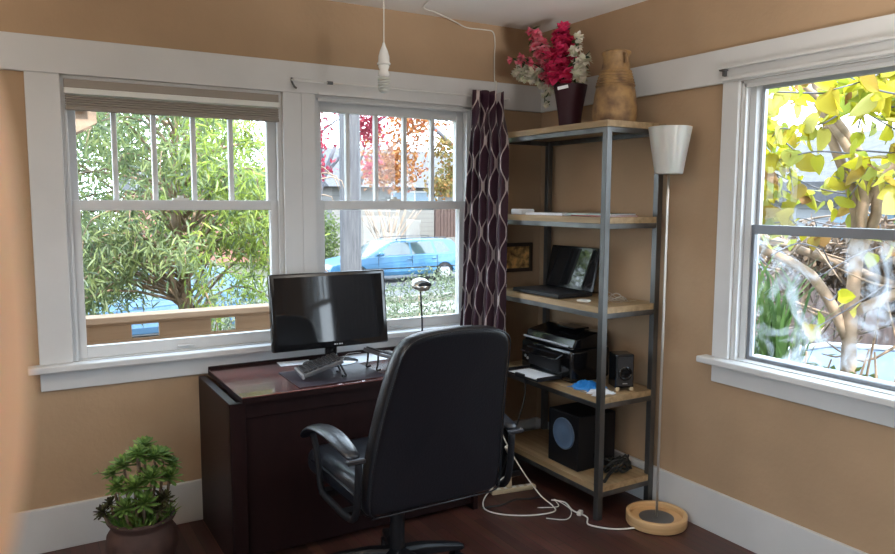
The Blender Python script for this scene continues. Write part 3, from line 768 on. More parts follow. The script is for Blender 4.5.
# second shelf: magazines and a white box
z = SH[3]+.001
mb = MB(); mb.box((-.395, -.34, z), (-.30, -.245, z+.03), bevel=.008, seg=3); tag(mb.build('small_box', 'paper', auto=40), 'small white box at the curtain end of the upper shelf', 'box')
def magazine(x, y, z, rz, w, h, t, m, label):
    o = thing('magazine', (x, y, z), label, 'magazine', 'magazines on the upper shelf', rz=rz)
    X = Matrix.Translation((x, y, z)) @ Matrix.Rotation(rz, 4, 'Z')
    mb = MB(); mb.box((-w/2+.002, -h/2+.002, .001), (w/2-.002, h/2-.002, t-.001)); bmesh.ops.transform(mb.bm, matrix=X, verts=mb.bm.verts); mb.build('pages', 'paper', o)
    mb = MB(); mb.box((-w/2, -h/2, 0), (w/2, h/2, .0011)); mb.box((-w/2, -h/2, t-.0011), (w/2, h/2, t)); mb.box((-w/2-.001, -h/2, 0), (-w/2+.001, h/2, t)); bmesh.ops.transform(mb.bm, matrix=X, verts=mb.bm.verts); mb.build('cover', m, o)
M['cover1'] = mat('pale_cover', (.6, .6, .62, 1), rough=.3); M['cover2'] = mat('red_cover', (.5, .12, .12, 1), rough=.35, var=.3); M['cover3'] = mat('green_grey_cover', (.35, .45, .42, 1), rough=.3, var=.3)
magazine(-.27, -.50, z, R(4), .2, .28, .012, 'cover1', 'white magazine lying left on the upper shelf')
magazine(-.23, -.81, z, R(-3), .2, .27, .005, 'cover2', 'thin red-covered magazine at the bottom of the right magazine pair')
magazine(-.23, -.79, z+.0055, R(7), .21, .27, .008, 'cover3', 'grey-green magazine lying on top of the red-covered one')

# third shelf: laptop, adaptor, wire tangle
z = SH[2]+.001
lt = thing('laptop', (-.25, -.46, z), 'black laptop standing open on the middle shelf', 'laptop')
mb = MB(); mb.box((-.385, -.66, z), (-.155, -.26, z+.022), bevel=.005, seg=2); mb.build('base', 'plastic', lt)
mb = MB(); mb.box((-.36, -.64, z+.0215), (-.25, -.28, z+.0235))
mb.build('keyboard_field', 'keycap', lt)
X = Matrix.Translation((-.152, -.46, z+.02)) @ Matrix.Rotation(R(12), 4, 'Y')
mb = MB(); mb.box((-.006, -.2, 0), (.006, .2, .235), X, bevel=.003); mb.build('lid', 'gloss', lt)
mb = MB(); mb.box((-.0075, -.185, .02), (-.0062, .185, .222), X); mb.build('screen', 'screen', lt)
mb = MB(); mb.box((-.02, -.03, 0), (.02, .03, .012), Matrix.Translation((-.34, -.80, z)) @ Matrix.Rotation(R(20), 4, 'Z'), bevel=.004); tag(mb.build('power_adaptor', 'cord'), 'small white adaptor on the middle shelf next to the laptop', 'adaptor')
mb = MB(); random.seed(3); pts = []
for k in range(26):
    a = k*1.15; pts.append((-.2+.075*math.cos(a)*rnd(.5, 1), -.87+.06*math.sin(a)*rnd(.5, 1.2), z+.004+rnd(0, .05)*(1 if k % 3 == 0 else .2)))
pts.append((-.08, -.9, z+.004)); mb.tube(pts, .0012, n=5, sub=5)
tag(mb.build('earphone_wire', 'chrome', smooth=True), 'thin tangled wire on the right end of the middle shelf', 'wire')

# fourth shelf: printer, blue film, envelope, speaker
z = SH[1]+.001
pr_ = thing('printer', (-.2, -.5, z), 'black desktop printer with paper tray on the second-lowest shelf', 'printer')
mb = MB(); mb.box((-.34, -.715, z+.006), (-.07, -.285, z+.17), bevel=.018, seg=3); mb.build('body', 'gloss', pr_, auto=30)
mb = MB(); mb.prism([(-.325, z+.17), (-.08, z+.17), (-.08, z+.245), (-.16, z+.252), (-.30, z+.225)], 'y', -.705, -.295); mb.build('scanner_lid', 'gloss', pr_, bevel=.008, bseg=3)
mb = MB(); mb.prism([(-.345, z+.190), (-.338, z+.197), (-.334, z+.194), (-.341, z+.186)], 'y', -.69, -.31); mb.build('lid_edge', 'silver', pr_)
mb = MB(); mb.prism([(-.40, z+.125), (-.34, z+.152), (-.338, z+.14), (-.398, z+.118)], 'y', -.66, -.36); mb.build('control_panel', 'gloss', pr_, bevel=.002)
for k, yy in enumerate((-.33, -.35, -.40)):
    mb = MB(); mb.cyl((-.344, yy, z+.08-.01*k), (-.339, yy, z+.08-.01*k), .008, n=14); mb.build('button', 'silver', pr_)
mb = MB(); mb.box((-.35, -.63, z+.045), (-.338, -.37, z+.12)); mb.build('output_slot', 'plastic', pr_)
mb = MB(); mb.box((-.50, -.64, z+.012), (-.33, -.37, z+.022)); mb.box((-.50, -.645, z+.012), (-.34, -.64, z+.035)); mb.box((-.50, -.37, z+.012), (-.34, -.365, z+.035)); mb.box((-.515, -.54, z+.012), (-.50, -.47, z+.034)); mb.build('paper_tray', 'plastic', pr_, bevel=.002)
paper('printer_paper', -.43, -.505, z+.0225, R(3), .14, .21, 'white sheets lying in the printer tray', None)
mb = MB(); mb.box((-.32, -.70, z+.0), (-.09, -.30, z+.008)); mb.build('feet', 'plastic', pr_)
mb = MB(); mb.box((-.22, -.60, z+.2525), (-.12, -.45, z+.262)); tag(mb.build('phone', 'gloss', bevel=.003), 'flat black gadget lying on top of the printer', 'gadget')
# crumpled blue film
def crumple(name, cx, cy, z, w, d, h, m, seed, label, cat, rz=0):
    random.seed(seed); n = 14; V = []; F = []; g = [[rnd(0, 1) for _ in range(n+1)] for _ in range(n+1)]
    for j in range(n+1):
        for i in range(n+1):
            e = min(i, n-i, j, n-j)/n; rr = math.hypot(i/n-.5, j/n-.5)
            x = (i/n-.5)*w*(1+.2*math.sin(j*.9)); y = (j/n-.5)*d*(1+.15*math.sin(i*1.1+1))
            zz = h*g[j][i]*min(1, e*6)*.8+h*.35*max(0, 1-2*rr)
            V.append((cx+x*math.cos(rz)-y*math.sin(rz), cy+x*math.sin(rz)+y*math.cos(rz), z+.001+zz))
    for j in range(n):
        for i in range(n): a = j*(n+1)+i; F.append((a, a+1, a+n+2, a+n+1))
    o = from_data(name, V, F, m, smooth=True); s = o.modifiers.new('s', 'SOLIDIFY'); s.thickness = .0015; s.offset = 1
    return tag(o, label, cat)
crumple('plastic_film', -.315, -.82, z, .13, .15, .035, 'blue_cloth', 5, 'crumpled bright blue plastic film beside the printer', 'plastic film', R(10))
crumple('cloth', -.33, -.925, z, .12, .085, .02, 'paper', 9, 'small folded pale cloth in front of the desktop speaker', 'cloth', R(-10))
sp = thing('speaker', (-.17, -.91, z), 'small black desktop speaker at the right end of the printer shelf', 'speaker')
X = Matrix.Translation((-.175, -.905, z+.012)) @ Matrix.Rotation(R(-22), 4, 'Z')
mb = MB(); mb.box((-.048, -.05, 0), (.048, .05, .17), X, bevel=.006, seg=2); mb.build('cabinet', 'gloss', sp)
mb = MB(); mb.box((-.040, -.053, .012), (.040, -.0498, .16), X, bevel=.001); mb.build('grille', 'speakercone', sp)
mb = MB(); mb.lathe((0, 0, 0), [(.036, 0), (.036, .004), (.031, .006), (.028, .002), (.012, -.003), (0, 0)], 32, X @ Matrix.Translation((0, -.053, .075)) @ Matrix.Rotation(R(90), 4, 'X')); mb.build('driver_cone', 'gloss', sp, auto=30)
mb = MB(); mb.box((-.012, -.0545, .022), (.012, -.053, .027), X); mb.build('brand_mark', 'silver', sp)
for sx in (-1, 1):
    mb = MB(); mb.box((sx*.036-.009, -.052, -.0125), (sx*.036+.009, -.030, .006), X, bevel=.002); mb.build('foot', 'beige', sp)

# bottom shelf: subwoofer, cable bundle
z = SH[0]+.001
sb = thing('subwoofer', (-.22, -.68, z), 'black subwoofer box with blue-grey round cone on the bottom shelf', 'subwoofer')
mb = MB(); mb.box((-.355, -.80, z), (-.10, -.56, z+.285), bevel=.006, seg=2); mb.build('cabinet', 'plastic', sb)
mb = MB(); mb.lathe((0, 0, 0), [(.083, 0), (.083, .006), (.076, .009), (.072, .004), (.04, .012), (0, .016)], 40, Matrix.Translation((-.356, -.69, z+.175)) @ Matrix.Rotation(R(-90), 4, 'Y')); mb.build('cone', 'bluecone', sb, smooth=True)
mb = MB(); mb.lathe((0, 0, 0), [(.028, 0), (.028, .004), (.02, .004), (.018, -.012), (0, -.014)], 28, Matrix.Translation((-.22, -.80, z+.07)) @ Matrix.Rotation(R(90), 4, 'X')); mb.build('bass_port', 'gloss', sb, auto=30)
random.seed(11); mb = MB()
for q in range(3):
    pts = []
    for k in range(14):
        a = k*.9+q; pts.append((-.17+(.06+.02*q)*math.cos(a)*rnd(.6, 1), -.90+.05*math.sin(a)*rnd(.6, 1), z+.008+rnd(0, .075)))
    mb.tube(pts, .0055, n=6, sub=4)
mb.tube([(-.22, -.92, z+.03), (-.28, -.945, z+.02), (-.31, -.96, z+.010), (-.335, -.975, z+.008)], .009, n=8)
tag(mb.build('cable_bundle', 'blackcord', smooth=True), 'heap of black cables on the right end of the bottom shelf', 'cables')
# black bag on the floor in the corner behind the shelf
bag = thing('bag', (-.49, -.25, 0), 'slumped black bag on the floor in the dark corner left of the shelving', 'bag')
mb = MB(); mb.box((-.60, -.34, 0), (-.43, -.10, .30), bevel=.04, seg=3)
for v in mb.bm.verts:
    if v.co.z > .1: v.co.x += .012*math.sin(v.co.z*40+v.co.y*20); v.co.z -= .05*abs(v.co.y+.2)*2
mb.build('bag_body', 'leather', bag, smooth=True)
mb = MB(); mb.tube([(-.51, -.30, .27), (-.52, -.28, .36), (-.51, -.2, .38), (-.51, -.14, .27)], .007); mb.build('bag_handle', 'leather', bag, smooth=True)

# picture on the back wall
pf = thing('picture', (-.174, -.01, 1.21), 'small dark-framed ochre picture on the wall between curtain and laptop', 'picture')
mb = MB(); x0, x1, z0, z1 = -.287, -.062, 1.122, 1.296; w = .022
mb.box((x0, -.018, z0), (x0+w, -.001, z1)); mb.box((x1-w, -.018, z0), (x1, -.001, z1)); mb.box((x0+w, -.018, z0), (x1-w, -.001, z0+w)); mb.box((x0+w, -.018, z1-w), (x1-w, -.001, z1)); mb.build('frame', 'artframe', pf, bevel=.003)
mb = MB(); mb.box((x0+w, -.008, z0+w), (x1-w, -.002, z1-w)); mb.build('canvas', 'art', pf)

# ------------------------------------------------------------------ floor lamp
LX, LY = -.168, -1.163
fl = thing('floor_lamp', (LX, LY, 0), 'slim floor lamp with frosted cone shade and round birch base', 'floor lamp')
mb = MB(); mb.lathe((LX, LY, 0), [(.085, .004), (.141, .004), (.144, .01), (.144, .052), (.140, .056), (.128, .056), (.124, .052), (.124, .030), (.085, .030)], 56); mb.lathe((LX, LY, 0), [(0, .004), (.09, .004), (.09, .028), (0, .028)], 40); mb.build('base_ring', 'birch', fl, auto=35)
mb = MB(); mb.lathe((LX, LY, .0285), [(0, 0), (.082, 0), (.082, .004), (.012, .006), (0, .006)], 40); mb.build('base_disc', 'disc', fl, auto=35)
TX, TY = -.135, -1.135
mb = MB(); mb.tube([(LX, LY, .033), ((LX+TX)/2, (LY+TY)/2, .86), (TX, TY, 1.69)], .0062, n=12); mb.build('pole', 'chrome', fl, smooth=True)
mb = MB(); mb.lathe((TX, TY, 1.672), [(0, 0), (.060, 0), (.064, .004), (.098, .21), (.0985, .216), (.094, .216), (.060, .012), (0, .010)], 48); mb.build('shade', 'lampglass', fl, auto=35)

# ------------------------------------------------------------------ pendant
PX, PY = -1.34, -.6
pd = thing('pendant_light', (PX, PY, 2.54), 'clear glass pendant bulb hanging from a thin cord before the back windows', 'pendant light')
mb = MB(); mb.lathe((PX, PY, 2.515), [(0, 0), (.03, 0), (.05, .012), (.052, .0245), (0, .0245)], 28); mb.build('ceiling_rose', 'shade_rail', pd, auto=40)
mb = MB(); mb.tube([(PX, PY, 2.52), (PX+.001, PY, 2.35), (PX, PY, 2.19)], .003, n=8); mb.build('cord', 'cord', pd, smooth=True)
mb = MB(); mb.lathe((PX, PY, 2.135), [(0, .0), (.029, .0), (.031, .006), (.026, .012), (.025, .035), (.018, .06), (.008, .082), (.005, .095), (0, .097)], 24); mb.build('socket', 'clear', pd, smooth=True)
mb = MB(); mb.lathe((PX, PY, 2.083), [(.016, .0), (.026, .006), (.024, .02), (.019, .03), (.025, .044), (.024, .052)], 24); mb.build('glass_holder', 'clear', pd, smooth=True)
mb = MB()
for k in range(4):
    zc = 2.03+.012*k
    pts = [(PX+.023*math.cos(a/8*2*PI), PY+.023*math.sin(a/8*2*PI), zc+a/8*.012) for a in range(9)]
    mb.tube(pts, .0055, n=8, sub=2)
mb.sph((PX, PY, 2.026), (.022, .022, .012), 20, 10); mb.cyl((PX, PY, 2.03), (PX, PY, 2.085), .018, n=20); mb.build('spiral_bulb', 'lampglass', pd, smooth=True)

# cord stapled over the ceiling and down the back wall
mb = MB(); mb.tube([(-.96, -.42, 2.537), (-.90, -.16, 2.535), (-.80, -.11, 2.53), (-.66, -.06, 2.515), (-.55, -.02, 2.50), (-.42, -.008, 2.505), (-.365, -.008, 2.50), (-.35, -.008, 2.45), (-.352, -.008, 2.35), (-.349, -.008, 2.226), (-.349, -.0245, 2.222), (-.349, -.0245, 2.16)], .0035, n=8, sub=5)
tag(mb.build('wall_cord', 'cord', smooth=True), 'thin white cord running from ceiling down the wall above the curtain', 'cord')

# ------------------------------------------------------------------ potted succulent
QX, QY = -2.37, -.40
po = thing('potted_succulent', (QX, QY, 0), 'green rosette succulent in round brown clay pot on the floor', 'potted plant')
mb = MB(); mb.lathe((QX, QY, 0), [(0, 0), (.07, 0), (.085, .006), (.125, .06), (.142, .12), (.136, .17), (.118, .20), (.115, .205), (.130, .225), (.136, .235), (.130, .243), (.115, .24), (.108, .21), (.12, .15), (0, .12)], 48); pot = mb.build('pot', 'clay', po, smooth=True)
mb = MB(); mb.lathe((QX, QY, 0), [(0, .19), (.112, .19), (.10, .21), (0, .222)], 24); mb.build('soil', 'soil', po, smooth=True)
random.seed(21)
ros = [(0.00, .00, .50, .060, 0), (-.055, .02, .47, .062, 0), (.06, .0, .49, .066, 0), (.035, -.05, .42, .066, 0), (-.03, -.07, .40, .064, 0), (.11, -.02, .40, .060, 0), (-.085, -.03, .40, .055, 0),
       (.0, -.10, .34, .060, 0), (-.07, -.09, .33, .052, 0), (.075, -.07, .33, .050, 1), (-.145, -.05, .315, .042, 1), (-.115, -.02, .335, .035, 1), (.125, .03, .44, .05, 0), (.03, .05, .53, .055, 0), (-.01, -.03, .525, .05, 0), (.10, .05, .48, .05, 0), (-.1, .03, .44, .045, 0), (.05, -.10, .30, .04, 1)]
for i, (dx, dy, z, r, pp) in enumerate(ros):
    c = Vector((QX+dx, QY+dy, z-.015)); base = Vector((QX+dx*.45, QY+dy*.4, .215))
    mb = MB(); mb.tube([base, base.lerp(c, .5)+Vector((dx*.15, dy*.15, -.01)), c], [.008, .006, .005], n=6); mb.build('stem', 'bark', po, smooth=True)
    axis = Vector((dx*2.2, dy*2.2-.35, .75)).normalized(); q = axis.orthogonal().normalized(); w = axis.cross(q); pl = []
    for k in range(46):
        a = k*2.39996; t = (k+1)/46; up = 1.5*(1-t)+.12
        pl.append((c+axis*.012*(1-t), (q*math.cos(a)+w*math.sin(a))+axis*up, 0, r*(.35+.75*t), r*.36*(.5+.6*t)))
    spat = ([(0, -.10, 0), (0, .10, 0), (.55, -.36, .02), (.55, .36, .02), (.85, -.38, .0), (.85, .38, .0), (1.03, 0, -.02), (.55, 0, -.06), (0, 0, -.04), (.85, 0, -.06)], [(0, 8, 7, 2), (8, 1, 3, 7), (2, 7, 9, 4), (7, 3, 5, 9), (4, 9, 6), (9, 5, 6)])
    V, F = scatter(spat, pl); from_data('leaf_rosette', V, F, 'aeon_purple' if pp else 'aeon', po, smooth=True)
pl = []
for k in range(330):
    a = rnd(0, 2*PI); rr = .11*math.sqrt(rnd(0, 1)); p = Vector((QX+rr*math.cos(a), QY+rr*math.sin(a), .215))
    pl.append((p, Vector((math.cos(a)*.5+rnd(-.4, .4), math.sin(a)*.5+rnd(-.4, .4), 1)), rnd(0, 3), rnd(.04, .09), .006))
V, F = scatter(narrow_leaf(), pl); tag(from_data('low_sprigs', V, F, 'aeon', po), kind='stuff')
# one stray leaf on a hair-thin shoot, left of the rosettes
mb = MB(); mb.tube([(QX-.06, QY-.02, .36), (QX-.11, QY, .43), (QX-.155, QY, .452)], .0011, n=5); mb.build('shoot', 'stem', po, smooth=True)
V, F = scatter(narrow_leaf(), [(Vector((QX-.15, QY, .452)), Vector((-1, -.2, .1)), 0, .03, .014), (Vector((QX-.152, QY, .453)), Vector((-.3, 0, 1)), 0, .022, .012)])
from_data('stray_leaf', V, F, 'aeon', po)

# ------------------------------------------------------------------ cables on the floor
ps = thing('power_strip', (-.56, -.52, 0), 'beige power strip on the floor between the office chair and the shelving', 'power strip')
X = Matrix.Translation((-.535, -.495, 0)) @ Matrix.Rotation(R(-10), 4, 'Z')
mb = MB(); mb.box((-.13, -.02, 0), (.13, .02, .024), X, bevel=.006, seg=2); mb.build('housing', 'beige', ps)
for k in range(5):
    mb = MB(); mb.box((-.10+k*.045, -.012, .0235), (-.075+k*.045, .012, .0255), X); mb.build('socket_face', 'cord', ps)
mb = MB(); mb.box((-.016, -.014, 0), (.016, .014, .06), Matrix.Translation((-.565, -.493, .0265)) @ Matrix.Rotation(R(-10), 4, 'Z'), bevel=.006); mb.tube([(-.565, -.50, .08), (-.56, -.50, .12), (-.58, -.50, .13)], .004); tag(mb.build('plug_adaptor', 'beige', smooth=False), 'upright plug adaptor standing in the beige power strip', 'plug')
mb = MB(); mb.box((-.03, -.02, 0), (.03, .02, .03), Matrix.Translation((-.53, -.50, .088)), bevel=.004); tag(mb.build('charger', 'plastic'), 'dark charger block on top of the plug adaptor', 'charger')
def cable(pts, r, m, label, name='cable'):
    mb = MB(); mb.tube(pts, r, n=8, sub=8); return tag(mb.build(name, m, smooth=True), label, 'cable', 'cables on the floor')
cable([(-.62, -.46, .42), (-.60, -.50, .30), (-.56, -.60, .16), (-.50, -.68, .04), (-.48, -.76, .006), (-.52, -.82, .006), (-.64, -.80, .006), (-.76, -.72, .006), (-.80, -.62, .006), (-.74, -.53, .02), (-.64, -.50, .07), (-.58, -.50, .10)], .0036, 'cord', 'white cable looping from the chair side to the power strip')
mb = MB(); mb.box((-.032, -.012, -.012), (.032, .012, .012), Matrix.Translation((-.595, -.535, .245)) @ Matrix.Rotation(R(62), 4, 'Y'), bevel=.005, seg=2); tag(mb.build('inline_adaptor', 'cord'), 'small white inline block on the looping cable', 'adaptor')
cable([(-.44, -.70, .006), (-.40, -.76, .006), (-.43, -.86, .006), (-.42, -.95, .006), (-.47, -1.02, .006), (-.42, -1.10, .006), (-.36, -1.14, .006), (-.31, -1.16, .008)], .004, 'cord', 'white cable running from under the shelf to the floor lamp')
cable([(-.56, -.74, .005), (-.46, -.78, .005), (-.42, -.70, .005), (-.43, -.84, .005), (-.52, -.92, .005), (-.60, -.86, .005)], .0026, 'cord', 'thin pale wire trailing on the floor in front of the shelf')
cable([(-.80, -.60, .005), (-.7, -.62, .005), (-.6, -.60, .005), (-.52, -.63, .005), (-.45, -.62, .005), (-.42, -.5, .005)], .005, 'blackcord', 'black cable lying along the beige power strip')
cable([(-.42, -.43, .60), (-.44, -.46, .50), (-.49, -.46, .35), (-.55, -.42, .10), (-.60, -.44, .006), (-.66, -.45, .006)], .004, 'blackcord', 'black cable hanging down beside the black bag')
mb = MB(); mb.box((-.02, -.012, 0), (.02, .012, .02), Matrix.Translation((-.425, -.905, .0005)) @ Matrix.Rotation(R(30), 4, 'Z'), bevel=.004); tag(mb.build('plug', 'cord'), 'white plug lying on the floor at the foot of the shelf', 'plug')

# ================================================================== OUTSIDE
M['grass'] = mat('grass_ground', (.035, .045, .02, 1), rough=.95, color2=(.06, .05, .03, 1), vscale=2.5, bump=.5)
M['asphalt'] = mat('asphalt', (.07, .07, .075, 1), rough=.9, var=.15, vscale=6)
M['concrete'] = mat('concrete_walk', (.13, .125, .12, 1), rough=.9, var=.12, vscale=3)
M['white_siding'] = siding_mat('white_lap_siding', (.15, .146, .138, 1), (.10, .098, .094, 1), .2)
M['grey_siding'] = siding_mat('grey_lap_siding', (.25, .26, .28, 1), (.14, .15, .16, 1), .18)
M['brick'] = mat('red_wall', (.26, .12, .10, 1), rough=.9, var=.2)
M['roofing'] = mat('dark_roofing', (.06, .06, .065, 1), rough=.9, var=.2)
M['fence'] = mat('weathered_fence', (.13, .085, .07, 1), rough=.9, color2=(.075, .05, .045, 1), vscale=2, stretch=(9, 9, .6))
M['gate_wood'] = mat('dark_gate_wood', (.05, .028, .022, 1), rough=.9, var=.3, stretch=(9, 9, .6))
M['rail_wood'] = mat('tan_rail_wood', (.40, .28, .19, 1), rough=.8, color2=(.32, .215, .14, 1), vscale=2, stretch=(1, 1, 12))
M['pole_wood'] = mat('utility_pole_wood', (.085, .085, .09, 1), rough=.95, color2=(.05, .048, .055, 1), vscale=3, stretch=(14, 14, 1), bump=.5)
M['car_blue'] = mat('blue_car_paint', (.03, .11, .205, 1), rough=.35, coat=.5)
M['car_white'] = mat('pale_blue_car_paint', (.05, .11, .20, 1), rough=.3, coat=.5)
M['car_glass'] = mat('car_glass', (.03, .05, .05, 1), rough=.06, spec=.9, coat=.3)
M['tire'] = mat('tire_rubber', (.012, .012, .012, 1), rough=.8)
M['alloy'] = mat('alloy_rim', (.35, .36, .38, 1), rough=.35, metal=.6)
M['house_glass'] = mat('house_window', (.10, .17, .23, 1), rough=.1)
M['tarp'] = mat('pale_blue_tarp', (.045, .075, .12, 1), rough=.5, var=.15, vscale=4)
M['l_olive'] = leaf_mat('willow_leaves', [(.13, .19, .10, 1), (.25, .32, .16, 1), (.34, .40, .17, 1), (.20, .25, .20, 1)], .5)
M['l_sunlit'] = leaf_mat('sunlit_willow_leaves', [(.28, .38, .08, 1), (.42, .50, .12, 1), (.22, .30, .10, 1)], .55)
M['l_red'] = leaf_mat('crimson_leaves', [(.24, .02, .04, 1), (.30, .05, .08, 1), (.20, .01, .03, 1)], .5)
M['l_orange'] = leaf_mat('orange_leaves', [(.30, .10, .03, 1), (.33, .17, .05, 1), (.28, .07, .04, 1)], .5)
M['l_gold'] = leaf_mat('golden_leaves', [(.26, .18, .05, 1), (.14, .14, .05, 1), (.3, .13, .04, 1)], .5)
M['l_green'] = leaf_mat('street_tree_leaves', [(.07, .11, .035, 1), (.12, .15, .05, 1)], .45)
M['l_hedge'] = leaf_mat('hedge_leaves', [(.07, .10, .055, 1), (.12, .15, .09, 1), (.16, .18, .12, 1), (.05, .07, .04, 1)], .3)
M['l_yellow'] = leaf_mat('yellow_leaves', [(.40, .40, .02, 1), (.46, .40, .03, 1), (.24, .32, .03, 1), (.46, .42, .14, 1), (.40, .36, .02, 1), (.26, .13, .05, 1)], .6)
M['l_dry'] = leaf_mat('dry_leaves', [(.12, .08, .05, 1), (.20, .14, .10, 1), (.10, .07, .055, 1), (.24, .20, .17, 1)], .3)
M['l_blade'] = leaf_mat('strap_leaves', [(.06, .12, .03, 1), (.10, .18, .05, 1), (.14, .20, .07, 1)], .4)

mb = MB(); mb.box((-40, .2, -1.5), (60, 70, -1.3)); mb.box((TH+.05, -40, -1.5), (60, .2, -1.3)); mb.box((-40, -40, -1.5), (XW-TH-.05, .2, -1.3)); struct('ground', mb, 'grass')
mb = MB(); mb.box((-40, 15.6, -1.3), (60, 22.5, -1.285)); struct('street', mb, 'asphalt')
mb = MB(); mb.box((-40, 12.6, -1.3), (60, 14.2, -1.28)); mb.box((-40, 14.9, -1.3), (60, 15.15, -1.2)); struct('sidewalk', mb, 'concrete')
mb = MB(); mb.box((XW-1, TH, -.30), (2.0, 1.25, -.12)); struct('porch_floor', mb, 'concrete')

# porch railing: cap, boards with cut-outs, posts
rl = thing('porch_railing', (-2, 1.0, -.12), 'tan board railing outside the left back window, behind its bottom edge', 'railing')
mb = MB(); mb.box((-5.2, .93, .845), (-1.12, 1.07, .882)); mb.build('top_rail', 'rail_wood', rl, bevel=.004)
for z0, z1 in ((.824, .845),):
    mb = MB(); mb.box((-5.2, .975, z0), (-1.15, 1.0, z1)); mb.build('rail_board', 'rail_wood', rl, bevel=.003)
mb = MB()
x = -5.2
while x < -1.3:
    mb.box((x, .975, .742), (x+.30, 1.0, .824)); x += .45
mb.box((-5.2, .975, .10), (-1.15, 1.0, .742)); mb.build('lower_boards', 'rail_wood', rl, bevel=.003)
for x in (-5.15, -3.3, -1.22):
    mb = MB(); mb.box((x, 1.0, -.12), (x+.09, 1.09, .845)); mb.build('post', 'rail_wood', rl)
ev = thing('porch_roof', (-4.2, 2.2, 1.9), 'wooden eave corner seen at the top left of the left back window', 'roof')
mb = MB(); mb.box((-6.2, 1.20, 2.06), (-2.36, 1.75, 2.11)); mb.build('roof_deck', 'rail_wood', ev)
mb = MB()
for y in (1.24, 1.6): mb.prism([(-6, 2.06), (-2.31, 2.06), (-2.31, 1.99), (-2.42, 1.93), (-6, 1.93)], 'y', y, y+.07)
mb.build('rafters', 'pale_bark', ev)
mb = MB(); mb.box((-5.6, 1.32, -1.3), (-5.45, 1.5, 2.06)); mb.build('roof_post', 'rail_wood', ev)

def tree(name, label, cat, trunk, limbs, leaves, mat_, bark='bark', group=None, tmpl=None):
    o = thing(name, trunk[0][0:3] if not isinstance(trunk[0][0], (tuple, list)) else trunk[0][0], label, cat, group)
    mb = MB(); mb.tube([t[0] for t in trunk], [t[1] for t in trunk], n=10, sub=4); mb.build('trunk', bark, o, smooth=True)
    if limbs:
        mb = MB()
        for lb in limbs: mb.tube([t[0] for t in lb], [t[1] for t in lb], n=7, sub=3)
        mb.build('branches', bark, o, smooth=True)
    V, F = scatter(tmpl or small_leaf(), leaves); tag(from_data('foliage', V, F, mat_, o), kind='stuff')
    return o
def blob(cs, n, ln, wd, droop=0, shell=.45):
    """leaf places spread through ellipsoids cs: (center, radii)"""
    out = []; wts = [r[0]*r[1]*r[2] for c, r in cs]; tot = sum(wts)
    for (c, r), w in zip(cs, wts):
        for k in range(int(n*w/tot)):
            d = rdir().normalized(); t = rnd(shell, 1); p = Vector((c[0]+d.x*r[0]*t, c[1]+d.y*r[1]*t, c[2]+d.z*r[2]*t))
            v = rdir(); v.z -= droop; out.append((p, v, rnd(-PI, PI), ln*rnd(.7, 1.25), wd*rnd(.8, 1.2)))
    return out

# --- slender-leaved tree right outside the left back window
random.seed(5)
tk = Vector((-1.55, 2.6, -1.3))
o = thing('willow_leaved_tree', tk, 'dense narrow-leaved tree filling the view through the left back window', 'tree')
mb = MB(); mb.tube([tk, (-1.6, 2.6, -.2), (-1.58, 2.55, .75), (-1.66, 2.5, 1.5), (-1.6, 2.5, 2.6)], [.07, .06, .05, .035, .02], n=10); mb.build('trunk', 'pale_bark', o, smooth=True)
mb = MB(); tips = []
for k in range(104):
    z0 = rnd(.6, 2.3) if k < 84 else rnd(.7, 1.0); a = rnd(0, 2*PI) if k < 84 else rnd(2.2, 4.1); L_ = rnd(.6, 1.35); st = Vector((-1.6+rnd(-.05, .05), 2.52, z0))
    e = st+Vector((math.cos(a)*L_*1.05, math.sin(a)*L_*.8, rnd(-.15, .9) if k < 84 else rnd(-.1, .3))); m_ = st.lerp(e, .5)+Vector((0, 0, .18))
    dr = e+Vector((math.cos(a)*.12, math.sin(a)*.1, -rnd(.1, .3))); mb.tube([st, m_, e, dr], [.013, .009, .005, .002], n=5, sub=3); tips.append((m_, e, dr))
mb.build('branches', 'pale_bark', o, smooth=True)
def willow(n, mat_, name, pick, ln=(.06, .115), wd=.0135):
    pl = []
    while len(pl) < n:
        a, b, c = random.choice(tips); t = rnd(0, 2); p = a.lerp(b, t) if t < 1 else b.lerp(c, t-1)
        p = p+rdir().normalized()*rnd(0, .24)
        if not pick(p) or p.x > -.95+rnd(0, .12): continue
        v = rdir(); v.z -= .5; pl.append((p, v, rnd(-1.5, 1.5), rnd(*ln), wd))
    V, F = scatter(narrow_leaf(), pl); tag(from_data(name, V, F, mat_, o), kind='stuff')
def hole(p):   # thinner at the lower left, where the parked cars show through
    if p.z < .70 and rnd(0, 1) < .5: return False
    if p.x < -1.85 and .8 < p.z < 1.5: return rnd(0, 1) < .75
    return True
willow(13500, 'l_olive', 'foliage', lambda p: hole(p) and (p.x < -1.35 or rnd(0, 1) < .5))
willow(6000, 'l_sunlit', 'sunlit_foliage', lambda p: hole(p) and p.x > -1.75)  # paler leaves towards the right: sunlight painted into their colour

